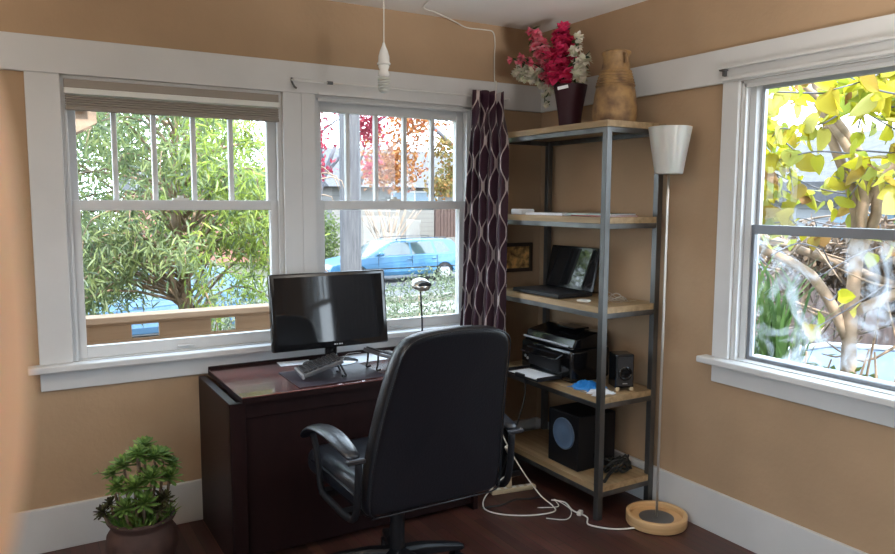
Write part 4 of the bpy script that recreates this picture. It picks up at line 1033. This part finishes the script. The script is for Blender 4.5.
# --- cars
def car(name, label, x, y, z, paint, flip=1, rz=0):
    o = thing(name, (x, y, z), label, 'car', rz=rz)
    # side profile, nose at -x ; length 4.9
    low = [(-2.82, .34), (-2.85, .55), (-2.76, .70), (-1.9, .86), (-1.50, .92), (2.20, .98), (2.36, .92), (2.42, .62), (2.40, .36), (1.98, .27)]
    def arch(cx, r=.37, n=9): return [(cx+r*math.cos(PI*k/n), .27+r*1.03*math.sin(PI*k/n)) for k in range(n+1)]
    prof = low[:-1]+[(2.40, .30)]+arch(1.46)+arch(-1.85)+[(-2.78, .28)]
    X = Matrix.Translation((x, y, z)) @ Matrix.Rotation(rz, 4, 'Z')
    hw = .88; mb = MB(); bm = mb.bm
    rows = []
    for yy, k in ((-hw+.05, .0), (-hw, .0), (-hw, 0), (hw, 0), (hw-.05, 0)):
        pass
    mb.prism(prof, 'y', -hw, hw)
    for v in bm.verts:
        if v.co.z > .85: v.co.y *= .955
        if v.co.z < .35: v.co.y *= .965
    bmesh.ops.transform(bm, matrix=X, verts=bm.verts); mb.build('body', paint, o, bevel=.03, bseg=3)
    # greenhouse (cabin)
    cab = [(-1.58, .90), (-.62, 1.40), (-.35, 1.45), (1.55, 1.47), (1.85, 1.44), (2.28, .95)]
    mb = MB(); mb.prism(cab, 'y', -.80, .80)
    for v in mb.bm.verts:
        if v.co.z > 1.2: v.co.y *= .82
    bmesh.ops.transform(mb.bm, matrix=X, verts=mb.bm.verts); mb.build('cabin', paint, o, bevel=.025)
    wins = [[(-1.15, .96), (-.50, 1.37), (.10, 1.385), (.14, .97)], [(.21, .97), (.18, 1.385), (.98, 1.395), (1.12, .98)], [(1.20, .98), (1.08, 1.395), (1.68, 1.385), (2.02, 1.0)]]
    for s_ in (-1, 1):
        for wp in wins:
            mb = MB(); vs = []
            for px, pz in wp:
                t = (pz-.9)/.55; yy = .806*(1-.185*min(1, t)) + .004; vs.append(mb.bm.verts.new((px, s_*yy, pz)))
            vs2 = [mb.bm.verts.new((v.co.x, v.co.y-s_*.02, v.co.z)) for v in vs]
            mb.bm.faces.new(vs); mb.bm.faces.new(vs2[::-1])
            for i in range(4): mb.bm.faces.new((vs[i], vs2[i], vs2[(i+1) % 4], vs[(i+1) % 4]))
            bmesh.ops.transform(mb.bm, matrix=X, verts=mb.bm.verts); mb.build('side_window', 'car_glass', o)
        mb = MB()
        for px in (.16, 1.15, -1.12): mb.box((px, s_*.872, .38), (px+.012, s_*.884, .93))
        mb.box((-2.0, s_*.87, .50), (2.2, s_*.892, .54)); bmesh.ops.transform(mb.bm, matrix=X, verts=mb.bm.verts); mb.build('door_seams', 'plastic', o)
        mb = MB(); mb.box((-1.12, s_*.86, .96), (-.94, s_*1.0, 1.08), bevel=.03); bmesh.ops.transform(mb.bm, matrix=X, verts=mb.bm.verts); mb.build('wing_mirror', paint, o)
        for px in (-.02, .95):
            mb = MB(); mb.box((px, s_*.865, .80), (px+.17, s_*.90, .83), bevel=.008); bmesh.ops.transform(mb.bm, matrix=X, verts=mb.bm.verts); mb.build('door_handle', paint, o)
        for wx in (-1.85, 1.46):
            mb = MB(); mb.lathe((0, 0, 0), [(.21, -.10), (.30, -.10), (.325, -.07), (.325, .07), (.30, .10), (.21, .10)], 36, X @ Matrix.Translation((wx, s_*.77, .325)) @ Matrix.Rotation(PI/2, 4, 'X')); w_ = mb.build('wheel', 'tire', o, auto=40)
            mb = MB()
            for k in range(6):
                a = k*PI/3; mb.box((-.03, .0, -.01), (.03, .205, .012), X @ Matrix.Translation((wx, s_*.865, .325)) @ Matrix.Rotation(PI/2, 4, 'X') @ Matrix.Rotation(a, 4, 'Z'))
            mb.lathe((0, 0, 0), [(.20, -.02), (.222, -.02), (.222, .02), (.20, .02)], 30, X @ Matrix.Translation((wx, s_*.86, .325)) @ Matrix.Rotation(PI/2, 4, 'X'))
            mb.cyl(X @ Vector((wx, s_*.85, .325)), X @ Vector((wx, s_*.88, .325)), .06); mb.build('rim', 'alloy', w_)
    mb = MB(); vs = [mb.bm.verts.new(q) for q in ((-1.53, -.70, .93), (-1.53, .70, .93), (-.66, .60, 1.38), (-.66, -.60, 1.38))]; mb.bm.faces.new(vs)
    vs = [mb.bm.verts.new(q) for q in ((2.27, -.68, 1.0), (1.91, -.60, 1.40), (1.91, .60, 1.40), (2.27, .68, 1.0))]; mb.bm.faces.new(vs)
    for v in mb.bm.verts: v.co.x += -.012 if v.co.x < 0 else .012
    bmesh.ops.transform(mb.bm, matrix=X, verts=mb.bm.verts); g = mb.build('windscreens', 'car_glass', o)
    mb = MB(); mb.box((-2.86, -.75, .56), (-2.76, -.45, .68), bevel=.02); mb.box((-2.86, .45, .56), (-2.76, .75, .68), bevel=.02); bmesh.ops.transform(mb.bm, matrix=X, verts=mb.bm.verts); mb.build('headlights', 'silver', o)
    mb = MB(); mb.box((-2.89, -.8, .32), (-2.80, .8, .46), bevel=.02); mb.box((2.38, -.8, .36), (2.47, .8, .52), bevel=.02); bmesh.ops.transform(mb.bm, matrix=X, verts=mb.bm.verts); mb.build('bumpers', paint, o)
    mb = MB()
    for s_ in (-1, 1): mb.tube([(-.3, s_*.62, 1.46), (-.2, s_*.62, 1.51), (1.5, s_*.62, 1.53), (1.6, s_*.62, 1.47)], .016, n=6)
    bmesh.ops.transform(mb.bm, matrix=X, verts=mb.bm.verts); mb.build('roof_rails', 'plastic', o)
    return o
car('blue_station_wagon', 'blue station wagon parked across the street in the right back window', 8.95, 19.6, -1.285, 'car_blue')
car('parked_car', 'pale blue car glimpsed through the leaves of the left back window', -.9, 12.0, -1.28, 'car_white', rz=R(4))

# --- utility pole
mb = MB(); mb.tube([(1.99, 7.5, -1.3), (1.985, 7.5, 2.5), (1.97, 7.5, 8)], [.178, .168, .15], n=20, sub=3)
tag(mb.build('utility_pole', 'pole_wood', smooth=True), 'thick weathered wooden utility pole standing before the blue station wagon', 'utility pole')

# --- hedge in front of the street
hd = thing('hedge', (2.2, 6.6, -1.3), 'pale green leafy hedge below the blue station wagon', 'hedge')
pl = []
for k in range(9000):
    x = rnd(-.6, 5.4); y = rnd(5.4, 7.6); h = .20+.13*math.sin(x*2.3)+.08*math.sin(x*5.1+y*3); z = rnd(-1.0, h)
    if rnd(0, 1) < .6: z = h-rnd(0, .25)
    if (x-1.99)**2+(y-7.5)**2 < .09: continue
    pl.append((Vector((x, y, z)), rdir(.4), rnd(-PI, PI), rnd(.05, .09), rnd(.03, .05)))
V, F = scatter(small_leaf(), pl); tag(from_data('foliage', V, F, 'l_hedge', hd), kind='stuff')
mb = MB()
for k in range(16):
    x = -.4+k*.38; mb.tube([(x, 6.5, -1.3), (x+rnd(-.1, .1), 6.5+rnd(-.3, .3), -.6), (x+rnd(-.3, .3), 6.5+rnd(-.5, .5), .05)], [.02, .015, .006], n=6)
mb.build('stems', 'bark', hd, smooth=True)
# bush behind the pole, left
o = thing('green_bush', (6.8, 20.9, -1.3), 'rounded green bush behind the utility pole, left of the white house', 'bush')
V, F = scatter(small_leaf(), blob([((7.6, 23.6, 0), (1.0, .8, 1.3)), ((7.0, 23.6, -.5), (1.3, .8, .8))], 2600, .16, .12)); tag(from_data('foliage', V, F, 'l_green', o), kind='stuff')
mb = MB(); mb.tube([(7.4, 23.6, -1.3), (7.5, 23.6, 0)], .06); mb.build('stem', 'bark', o)

# --- house across the street
hs = thing('neighbor_house', (14, 29, -1.3), 'white sided house across the street behind the blue station wagon', 'house')
mb = MB(); mb.box((9.2, 26.2, -1.3), (19.5, 33, 2.1)); mb.build('wall', 'white_siding', hs)
mb = MB(); mb.prism([(25.5, 2.1), (29.6, 4.0), (33.7, 2.1)], 'x', 8.8, 19.9); mb.build('roof', 'roofing', hs)
mb = MB(); mb.box((12.0, 26.14, 1.15), (14.4, 26.2, 1.95)); w_ = mb.build('window_frame', 'trim', hs)
mb = MB(); mb.box((12.08, 26.12, 1.22), (13.16, 26.15, 1.88)); mb.box((13.24, 26.12, 1.22), (14.32, 26.15, 1.88)); mb.build('window_glass', 'house_glass', w_)
rh = thing('red_house', (5, 31, -1.3), 'reddish house far behind the utility pole on the left', 'house')
mb = MB(); mb.box((2.0, 30, -1.3), (8.6, 34, 1.9)); mb.build('wall', 'brick', rh)
mb = MB(); mb.prism([(29.5, 1.9), (32, 3.0), (34.5, 1.9)], 'x', 1.7, 8.75); mb.build('roof', 'roofing', rh)
mb = MB(); mb.box((7.0, 29.95, .3), (8.0, 30.0, 1.5)); mb.build('window_glass', 'house_glass', rh)
gate = thing('wooden_gate', (14.2, 24.6, -1.3), 'dark brown board gate at the right end of the white house', 'gate')
mb = MB()
for k in range(12): mb.box((13.5+k*.17, 24.6, -.1), (13.65+k*.17, 24.64, 1.35))
mb.build('boards', 'gate_wood', gate)
mb = MB(); mb.box((13.4, 24.64, .1), (15.7, 24.7, .2)); mb.box((13.4, 24.64, .9), (15.7, 24.7, 1.0)); mb.box((13.38, 24.55, -1.3), (13.49, 24.7, 1.4)); mb.box((15.6, 24.65, -1.3), (15.7, 24.75, 1.4)); mb.build('frame', 'gate_wood', gate)

# bare vase-shaped shrub in front of the house
mb = MB()
for k in range(15):
    a = -1.15+2.3*k/14+rnd(-.1, .1); h = rnd(2.2, 2.9); x0 = 10.7+rnd(-.1, .1)
    mb.tube([(x0, 24.0, -1.3), (x0+a*.35, 24+rnd(-.2, .2), -.2), (x0+a*1.25, 24+rnd(-.4, .4), h-1.3)], [.04, .03, .012], n=5)
    mb.tube([(x0+a*.6, 24, .2), (x0+a*.9+rnd(-.3, .3), 24+rnd(-.3, .3), h-1.4)], [.02, .008], n=5)
tag(mb.build('bare_shrub', 'pale_bark', smooth=True), 'leafless shrub with fanning branches in front of the white house', 'shrub')

# street trees
random.seed(17)
def limb(p, q, r0, r1): 
    p = Vector(p); q = Vector(q); m_ = p.lerp(q, .5)+Vector((0, 0, .2)); return [(p, r0), (m_, (r0+r1)/2), (q, r1)]
tree('crimson_tree', 'crimson-leaved tree behind the utility pole in the upper right back window', 'tree', [((3.3, 13.2, -1.3), .09), ((3.5, 13.0, 1.4), .07), ((3.9, 12.8, 2.8), .04)],
     [limb((3.5, 13, 1.6), (2.6, 12, 3.2), .05, .02), limb((3.6, 13, 2.0), (5.4, 12.6, 3.7), .05, .02), limb((3.7, 13, 2.3), (3.0, 12.4, 4.2), .04, .02), limb((2.9, 12.4, 2.6), (4.4, 12, 3.6), .03, .01)],
     blob([((2.9, 11.8, 2.9), (.55, .6, .55)), ((3.4, 12.0, 3.8), (.8, .8, .5)), ((4.5, 12.3, 3.3), (.55, .6, .75)), ((4.4, 11.8, 2.3), (.28, .4, .35)), ((3.1, 11.8, 2.2), (.4, .4, .25)), ((5.6, 12.4, 3.9), (.7, .6, .4))], 1900, .13, .10, shell=.2), 'l_red', 'branch')
tree('orange_tree', 'orange-leaved tree beside the crimson one in the right back window', 'tree', [((6.55, 18.1, -1.3), .13), ((6.55, 18.0, 1.4), .11), ((6.9, 16.6, 3.2), .07)],
     [limb((6.55, 18, 1.4), (6.0, 15.6, 3.2), .06, .02), limb((6.8, 17, 2.6), (9, 15.6, 4.4), .06, .02)],
     blob([((6.2, 15.2, 2.4), (.8, .8, .7)), ((7.2, 15.2, 3.9), (1.0, .9, .9)), ((6.9, 15.4, 2.6), (.9, .8, .9)), ((8.6, 15.6, 4.2), (.8, .8, .6)), ((6.0, 15.2, 3.3), (.5, .6, .5))], 3400, .13, .11, shell=.25), 'l_orange', 'branch')
tree('golden_tree', 'green and gold street tree at the right edge of the right back window', 'tree', [((11.0, 16.8, -1.3), .2), ((10.8, 16.5, 1.0), .18), ((9.8, 15.8, 2.4), .11), ((7.7, 14.8, 3.6), .06)],
     [limb((10.2, 16.1, 1.8), (7.6, 15, 2.0), .08, .03), limb((9.9, 15.9, 2.2), (9.8, 15.4, 3.9), .07, .03)],
     blob([((8.6, 15.0, 2.3), (.7, .7, .7)), ((9.2, 15.0, 3.2), (.7, .7, .8)), ((7.8, 14.6, 1.9), (.5, .6, .4)), ((7.9, 14.6, 3.0), (.5, .5, .4))], 2600, .13, .11, shell=.2), 'l_gold', 'branch')
tree('street_tree', 'tall green tree beyond the parked pale blue car', 'tree', [((-2.5, 17, -1.3), .2), ((-2.4, 17, 3), .15)], [limb((-2.4, 17, 2), (-.5, 16.6, 4), .08, .03)],
     blob([((-2.6, 17, 3.6), (2.2, 1.4, 1.8)), ((.2, 16.6, 3.4), (1.6, 1.2, 1.5))], 3200, .2, .15), 'l_green', 'branch')

# --- side yard seen through the right-hand window
random.seed(31)
yt = thing('yellow_leaved_tree', (2.1, -.95, -1.3), 'tree with large yellow leaves right outside the right-hand window', 'tree')
mb = MB(); mb.tube([(2.15, -.72, -1.3), (2.12, -.74, -.2), (2.05, -.76, .75), (2.06, -.76, 1.45), (1.92, -.62, 2.0), (1.80, -.48, 2.6)], [.08, .06, .046, .04, .03, .022], n=12); mb.build('trunk', 'pale_bark', yt, smooth=True)
mb = MB()
LB = [[(2.06, -0.76, 1.15), (2.1, -0.86, 1.6), (1.86, -0.64, 2.15), (1.66, -0.44, 2.4)], [(2.05, -0.76, 1.2), (2.0, -0.81, 1.7), (1.85, -0.56, 2.2)], [(2.06, -0.76, .6), (1.9, -0.56, 1.05), (1.66, -0.21, 1.25)], [(2.05, -0.76, .8), (2.3, -1.01, 1.0), (2.5, -1.36, 1.3)], [(2.06, -0.76, 1.5), (2.2, -1.06, 2.0), (2.2, -1.26, 2.5)]]
for l_ in LB: mb.tube(l_, [.04, .034, .024, .014][:len(l_)], n=8)
mb.build('branches', 'pale_bark', yt, smooth=True)
mb = MB(); nodes = []
for k in range(80):
    p = Vector((rnd(1.1, 2.3), rnd(-1.7, -.15), rnd(1.0, 2.5))); q = p+Vector((rnd(-.5, .5), rnd(-.5, .5), rnd(-.35, .35))); m_ = p.lerp(q, .5)+Vector((0, 0, rnd(-.06, .08)))
    mb.tube([p, m_, q], [.006, .005, .003], n=5); nodes += [p, m_, q, p.lerp(m_, .5), q.lerp(m_, .5)]
mb.build('twigs', 'branch', yt, smooth=True)
pl = []
for k in range(950):
    p = random.choice(nodes)+rdir().normalized()*.04
    if p.z < 1.45 and rnd(0, 1) < .7: continue
    v = rdir(); v.z -= .7; pl.append((p, v, rnd(-PI, PI), rnd(.07, .16), rnd(.06, .14)))
V, F = scatter(broad_leaf(), pl); tag(from_data('foliage', V, F, 'l_yellow', yt, smooth=True), kind='stuff')

th = thing('dry_thicket', (3.2, -.6, -1.3), 'tangle of dry brown vines and leaves behind the yellow-leaved tree', 'bush')
mb = MB()
for k in range(120):
    p = Vector((rnd(2.3, 3.4), rnd(-1.6, .5), rnd(.45, 1.45))); q = p+Vector((rnd(-.6, .6), rnd(-.7, .7), rnd(-.4, .3)))
    mb.tube([p, p.lerp(q, .5)+Vector((0, 0, rnd(-.2, .1))), q], [.012, .009, .004], n=5)
for x, y in ((2.6, -.5), (2.9, -1.0), (2.7, 0)): mb.tube([(x, y, -1.3), (x, y+.1, 0), (x+.1, y, 1.1)], [.03, .03, .02], n=6)
mb.tube([(2.2, .2, 1.32), (2.4, -.25, 1.15), (2.5, -.7, 1.0), (2.6, -1.1, .85)], [.035, .03, .03, .02], n=8)
mb.build('vines', 'pale_bark', th, smooth=True)
V, F = scatter(narrow_leaf(), blob([((2.9, -.9, 1.1), (.6, .7, .45)), ((3.0, -.1, 1.1), (.5, .7, .35)), ((2.7, -1.3, .8), (.4, .4, .4))], 5200, .09, .04, .6, .1)); tag(from_data('dry_foliage', V, F, 'l_dry', th), kind='stuff')

stp = thing('strap_leaved_plant', (1.75, -.55, -1.3), 'clump of long green strap leaves at the lower left of the right-hand window', 'plant')
pl = []; spat = ([(0, -.5, 0), (0, .5, 0), (.35, -.5, .22), (.35, .5, .22), (.7, -.4, .28), (.7, .4, .28), (1, 0, .16)], [(0, 1, 3, 2), (2, 3, 5, 4), (4, 5, 6)])
for k in range(90):
    a = rnd(0, 2*PI); pl.append((Vector((1.65+rnd(-.15, .2), -.42+rnd(-.2, .2), rnd(.0, .45))), Vector((math.cos(a)*.55, math.sin(a)*.55, 1)), 0, rnd(.55, .95), .028))
V, F = scatter(spat, pl); tag(from_data('blades', V, F, 'l_blade', stp, smooth=True), kind='stuff')
mb = MB(); mb.tube([(1.67, -.42, -1.3), (1.67, -.42, .3)], [.12, .07], n=10, sub=2); mb.build('stem', 'bark', stp, smooth=True)
lowp = thing('undergrowth', (2.0, -1.1, -1.3), 'low green leafy undergrowth along the bottom of the right-hand window', 'plant')
V, F = scatter(small_leaf(), blob([((1.8, -.6, .2), (.5, .6, .35)), ((2.0, -1.5, .1), (.5, .5, .35)), ((1.5, -1.2, -.1), (.6, .6, .4))], 2200, .07, .05, 0, .2)); tag(from_data('foliage', V, F, 'l_green', lowp), kind='stuff')
mb = MB()
for k in range(16):
    x, y = rnd(1.3, 2.3), rnd(-1.8, -.3); mb.tube([(x, y, -1.3), (x+rnd(-.1, .1), y+rnd(-.1, .1), 0), (x+rnd(-.15, .15), y+rnd(-.2, .2), rnd(.4, .95))], [.016, .012, .006], n=5)
mb.build('stalks', 'bark', lowp, smooth=True)
# few yellow leaves hanging low
tp = thing('tarp_covered_pool', (4.4, .2, -1.3), 'pale blue covered low pool in the yard beyond the undergrowth', 'pool')
mb = MB(); mb.prism([(3.0, -1.4), (5.0, -1.4), (5.2, .2), (4.6, .95), (3.4, 1.0), (2.9, .2)], 'z', -1.3, .02); mb.build('cover', 'tarp', tp, bevel=.03)
mb = MB(); mb.tube([(3.0, -1.4, .04), (2.9, .2, .04), (3.4, 1.0, .04), (4.6, .95, .04), (5.2, .2, .04), (5.0, -1.4, .04)], .035, n=8, smooth=False); mb.build('rim', 'alloy', tp)
fn = thing('board_fence', (6.2, 1.6, -1.3), 'weathered brown board fence at the back of the side yard', 'fence')
for k in range(26):
    y0 = -3.2+k*.26
    mb = MB(); mb.box((6.0, y0, -1.3), (6.03, y0+.24, .62)); mb.build('board', 'fence', fn)
mb = MB(); mb.box((6.03, -3.2, -.9), (6.09, 3.5, -.8)); mb.box((6.03, -3.2, .3), (6.09, 3.5, .4)); mb.build('rail', 'fence', fn)
nh = thing('grey_house', (11, 2, -1.3), 'pale grey house with dark roof edge beyond the side yard fence', 'house')
mb = MB(); mb.box((10, -3, -1.3), (15, 9, 2.0)); mb.build('wall', 'grey_siding', nh)
mb = MB(); mb.box((9.6, -3.3, 1.55), (15.4, 9.4, 1.9)); mb.prism([(9.6, 1.9), (12.5, 3.0), (15.4, 1.9)], 'y', -3.3, 9.4); mb.build('roof', 'roofing', nh)
for y in (1.0, 3.2):
    mb = MB(); mb.box((9.95, y, .5), (10.02, y+1.1, 1.4)); mb.build('window_glass', 'house_glass', nh)
far = tree('yard_tree', 'dark olive tree behind the board fence of the side yard', 'tree', [((7.4, 1.0, -1.3), .12), ((7.3, 1.0, 2.0), .09)], [limb((7.3, 1, 1.6), (7.0, .2, 2.8), .05, .02)],
     blob([((7.2, -.3, 2.9), (1.0, 1.3, .9)), ((7.4, 1.3, 1.6), (.7, .6, .5))], 1500, .14, .09), 'l_green', 'branch')

# ================================================================== HAND of the person taking the picture, beside the lens
CAM = Vector((-2.7875091567871393, -3.5753891627323693, 1.5487961509316464))
yaw, pitch, roll, FPX = 0.5380600730443927, -0.10420873064119426, 0.0038916457795301284, 735.961
fw = Vector((math.sin(yaw)*math.cos(pitch), math.cos(yaw)*math.cos(pitch), math.sin(pitch)))
r_ = fw.cross(Vector((0, 0, 1))).normalized(); u_ = r_.cross(fw)
rt = r_*math.cos(roll)+u_*math.sin(roll); up = -r_*math.sin(roll)+u_*math.cos(roll)
def near(x, y, z): return CAM+rt*x+up*y+fw*z
def skin_mesh(name, chains, m, parent=None, sub=2):
    """chains: list of [(point, radius)...]; chain i>0 starts at an existing vertex index given first"""
    vs = []; es = []; rs = []
    for ch_ in chains:
        start, pts = ch_
        prev = start
        for p, r in pts:
            vs.append(tuple(p)); rs.append(r)
            if prev is not None: es.append((prev, len(vs)-1))
            prev = len(vs)-1
    me = bpy.data.meshes.new(name); me.from_pydata(vs, es, []); o = bpy.data.objects.new(name, me); COL.objects.link(o); me.materials.append(M[m])
    sk = o.modifiers.new('skin', 'SKIN'); sk.use_smooth_shade = True
    for i, r in enumerate(rs): me.skin_vertices[0].data[i].radius = (r, r)
    me.skin_vertices[0].data[0].use_root = True
    sb_ = o.modifiers.new('sub', 'SUBSURF'); sb_.levels = sub; sb_.render_levels = sub
    if parent: o.parent = parent; me.transform(parent_world(parent).inverted())
    return o
n_ = near
hand = thing('person', n_(-.12, -.34, -.02), "photographer's hand in a grey sleeve with one blurred finger close to the left picture edge", 'person')
HX = -.0386
chains = [
 (None, [(n_(-.105, -.21, -.015), .027), (n_(-.098, -.165, -.008), .030), (n_(-.090, -.125, .0), .036), (n_(-.082, -.095, .008), .034)]),
 (3, [(n_(-.058, -.066, .030), .0125), (n_(HX-.004, -.040, .046), .0098), (n_(HX+.0005, -.012, .050), .0096), (n_(HX-.0005, .010, .050), .0090), (n_(HX-.0035, .026, .049), .0068)]),
 (3, [(n_(-.078, -.060, .016), .0125), (n_(-.076, -.022, .024), .0105), (n_(-.070, .004, .010), .0095), (n_(-.066, .008, -.012), .0078)]),
 (3, [(n_(-.096, -.062, .006), .012), (n_(-.096, -.026, .012), .010), (n_(-.090, -.006, -.004), .009), (n_(-.084, -.006, -.022), .0075)]),
 (3, [(n_(-.114, -.070, -.006), .011), (n_(-.116, -.042, -.004), .009), (n_(-.110, -.026, -.016), .008), (n_(-.104, -.026, -.030), .0068)]),
 (2, [(n_(-.062, -.128, -.012), .014), (n_(-.044, -.098, -.024), .0115), (n_(-.036, -.070, -.028), .0095)]),
]
skin_mesh('hand', chains, 'skin', hand)
skin_mesh('sleeve', [(None, [(n_(-.102, -.19, -.012), .037), (n_(-.110, -.25, -.02), .041), (n_(-.125, -.36, -.04), .046), (n_(-.14, -.44, -.06), .05)])], 'sleeve', hand)

# ================================================================== CAMERA, SKY, SUN
cd = bpy.data.cameras.new('camera'); cam = bpy.data.objects.new('camera', cd); COL.objects.link(cam)
cd.sensor_width = 36; cd.lens = 36*FPX/895; cd.clip_start = .005; cd.clip_end = 300
mw = Matrix((rt, up, -fw)).transposed().to_4x4(); mw.translation = CAM; cam.matrix_world = mw
cd.dof.use_dof = True; cd.dof.focus_distance = 3.6; cd.dof.aperture_fstop = cd.lens/1.8
S.camera = cam

w = bpy.data.worlds.new('sky'); S.world = w; w.use_nodes = True
nt = w.node_tree; N = nt.nodes; L = nt.links; bg = N['Background']
tc = N.new('ShaderNodeTexCoord'); sp_ = N.new('ShaderNodeSeparateXYZ'); L.new(tc.outputs['Generated'], sp_.inputs[0])
rp = N.new('ShaderNodeValToRGB'); rp.color_ramp.elements[0].position = .0; rp.color_ramp.elements[0].color = (.80, .90, 1, 1)
rp.color_ramp.elements[1].position = .8; rp.color_ramp.elements[1].color = (.62, .80, 1, 1)
L.new(sp_.outputs['Z'], rp.inputs[0]); L.new(rp.outputs[0], bg.inputs['Color']); bg.inputs['Strength'].default_value = SKY = 9.5
sd = bpy.data.lights.new('sun', 'SUN'); so = bpy.data.objects.new('sun', sd); COL.objects.link(so)
sd.energy = 13; sd.angle = R(1.5); sd.color = (1, .94, .84)
dv = Vector((.06, .60, -.80)).normalized()     # light travels away from the back of the house
so.rotation_euler = dv.to_track_quat('-Z', 'Y').to_euler(); so.location = (0, -5, 12)
def portal(name, c, size, size_y, rot):
    ld = bpy.data.lights.new(name, 'AREA'); ld.shape = 'RECTANGLE'; ld.size = size; ld.size_y = size_y; ld.cycles.is_portal = True
    o = bpy.data.objects.new(name, ld); COL.objects.link(o); o.location = c; o.rotation_euler = rot
zc = (ZS+ZB)/2; hh = ZB-ZS
for i, ww in enumerate((W1, W2)): portal('sky_portal', ((ww[0]+ww[1])/2, TH+.03, zc), ww[1]-ww[0], hh, (R(-90), 0, 0))
for i, ww in enumerate((WR, WR2)): portal('sky_portal', (TH+.03, (ww[0]+ww[1])/2, zc), hh, ww[1]-ww[0], (0, R(90), 0))
for i, ww in enumerate((WL, WL2)): portal('sky_portal', (XW-TH-.03, (ww[0]+ww[1])/2, zc), hh, ww[1]-ww[0], (0, R(-90), 0))

# added uplighters, unseen, to brighten the ceiling and upper walls
def fill_uplighter(x, y, power, label, aim=None):
    H = 1.72 if not aim else 1.25
    o = thing('added_fill_lamp', (x, y, 0), label, 'floor lamp', 'added fill lamps')
    mb = MB(); mb.lathe((x, y, 0), [(0, 0), (.14, 0), (.14, .015), (.02, .03), (0, .03)], 32); mb.build('base', 'dark_metal', o, auto=35)
    mb = MB(); mb.cyl((x, y, .02), (x, y, H), .012); mb.build('pole', 'dark_metal', o, auto=35)
    mb = MB(); mb.lathe((x, y, H-.01), [(0, 0), (.06, .01), (.15, .06), (.19, .12), (.185, .12), (.14, .065), (0, .02)], 36); mb.build('bowl', 'dark_metal', o, auto=35)
    ld = bpy.data.lights.new('added_fill_light', 'AREA'); ld.shape = 'DISK'; ld.size = .26; ld.energy = power; ld.color = (1, .94, .86)
    lo = bpy.data.objects.new('added_fill_light', ld); COL.objects.link(lo); lo.location = (x, y, H+.08); lo.rotation_euler = (PI, 0, 0)
    if aim:
        l2 = bpy.data.lights.new('added_fill_spot', 'SPOT'); l2.energy = aim[3]; l2.spot_size = R(70); l2.spot_blend = .6; l2.shadow_soft_size = .4; l2.color = (1, .97, .94)
        o2 = bpy.data.objects.new('added_fill_spot', l2); COL.objects.link(o2); o2.location = (x, y, aim[4])
        o2.rotation_euler = (Vector(aim[:3])-o2.location).to_track_quat('-Z', 'Y').to_euler()
fill_uplighter(-4.0, -1.6, 52, 'added dark metal uplighter near the left wall, unseen fill light')
fill_uplighter(-1.0, -4.0, 40, 'added dark metal uplighter behind the camera, fill light for the ceiling', (-.9, -2.9, 2.45, 420, 1.42))
random.seed(2)  # added curtain out of view, darkens what the monitor mirrors
V = []; F = []; n_ = 80
for j in (0, 1):
    for i in range(n_+1):
        s_ = i/n_; V.append((-.10-.03*math.sin(s_*70), -3.08-1.2*s_, 2.16 if j == 0 else .15))
for i in range(n_): F.append((i, i+1, n_+2+i, n_+1+i))
cu = from_data('curtain', V, F, 'sleeve', smooth=True); cu.data.uv_layers.new(name='UVMap')
for lp in cu.data.loops:
    i = lp.vertex_index; cu.data.uv_layers[0].data[lp.index].uv = ((i % (n_+1))/n_*1.6, V[i][2])
q_ = cu.modifiers.new('solid', 'SOLIDIFY'); q_.thickness = .003
tag(cu, 'added plain dark curtain past the right-hand window, unseen, darkening the monitor reflection', 'curtain')

S.view_settings.view_transform = 'Standard'; S.view_settings.look = 'None'; S.view_settings.gamma = 1
S.view_settings.use_curve_mapping = False; S.view_settings.exposure = 0
try:
    S.cycles.use_denoising = True; S.cycles.max_bounces = 10; S.cycles.diffuse_bounces = 6; S.cycles.transparent_max_bounces = 16
    S.cycles.sample_clamp_indirect = 8; S.cycles.caustics_reflective = False; S.cycles.caustics_refractive = False
except Exception: pass
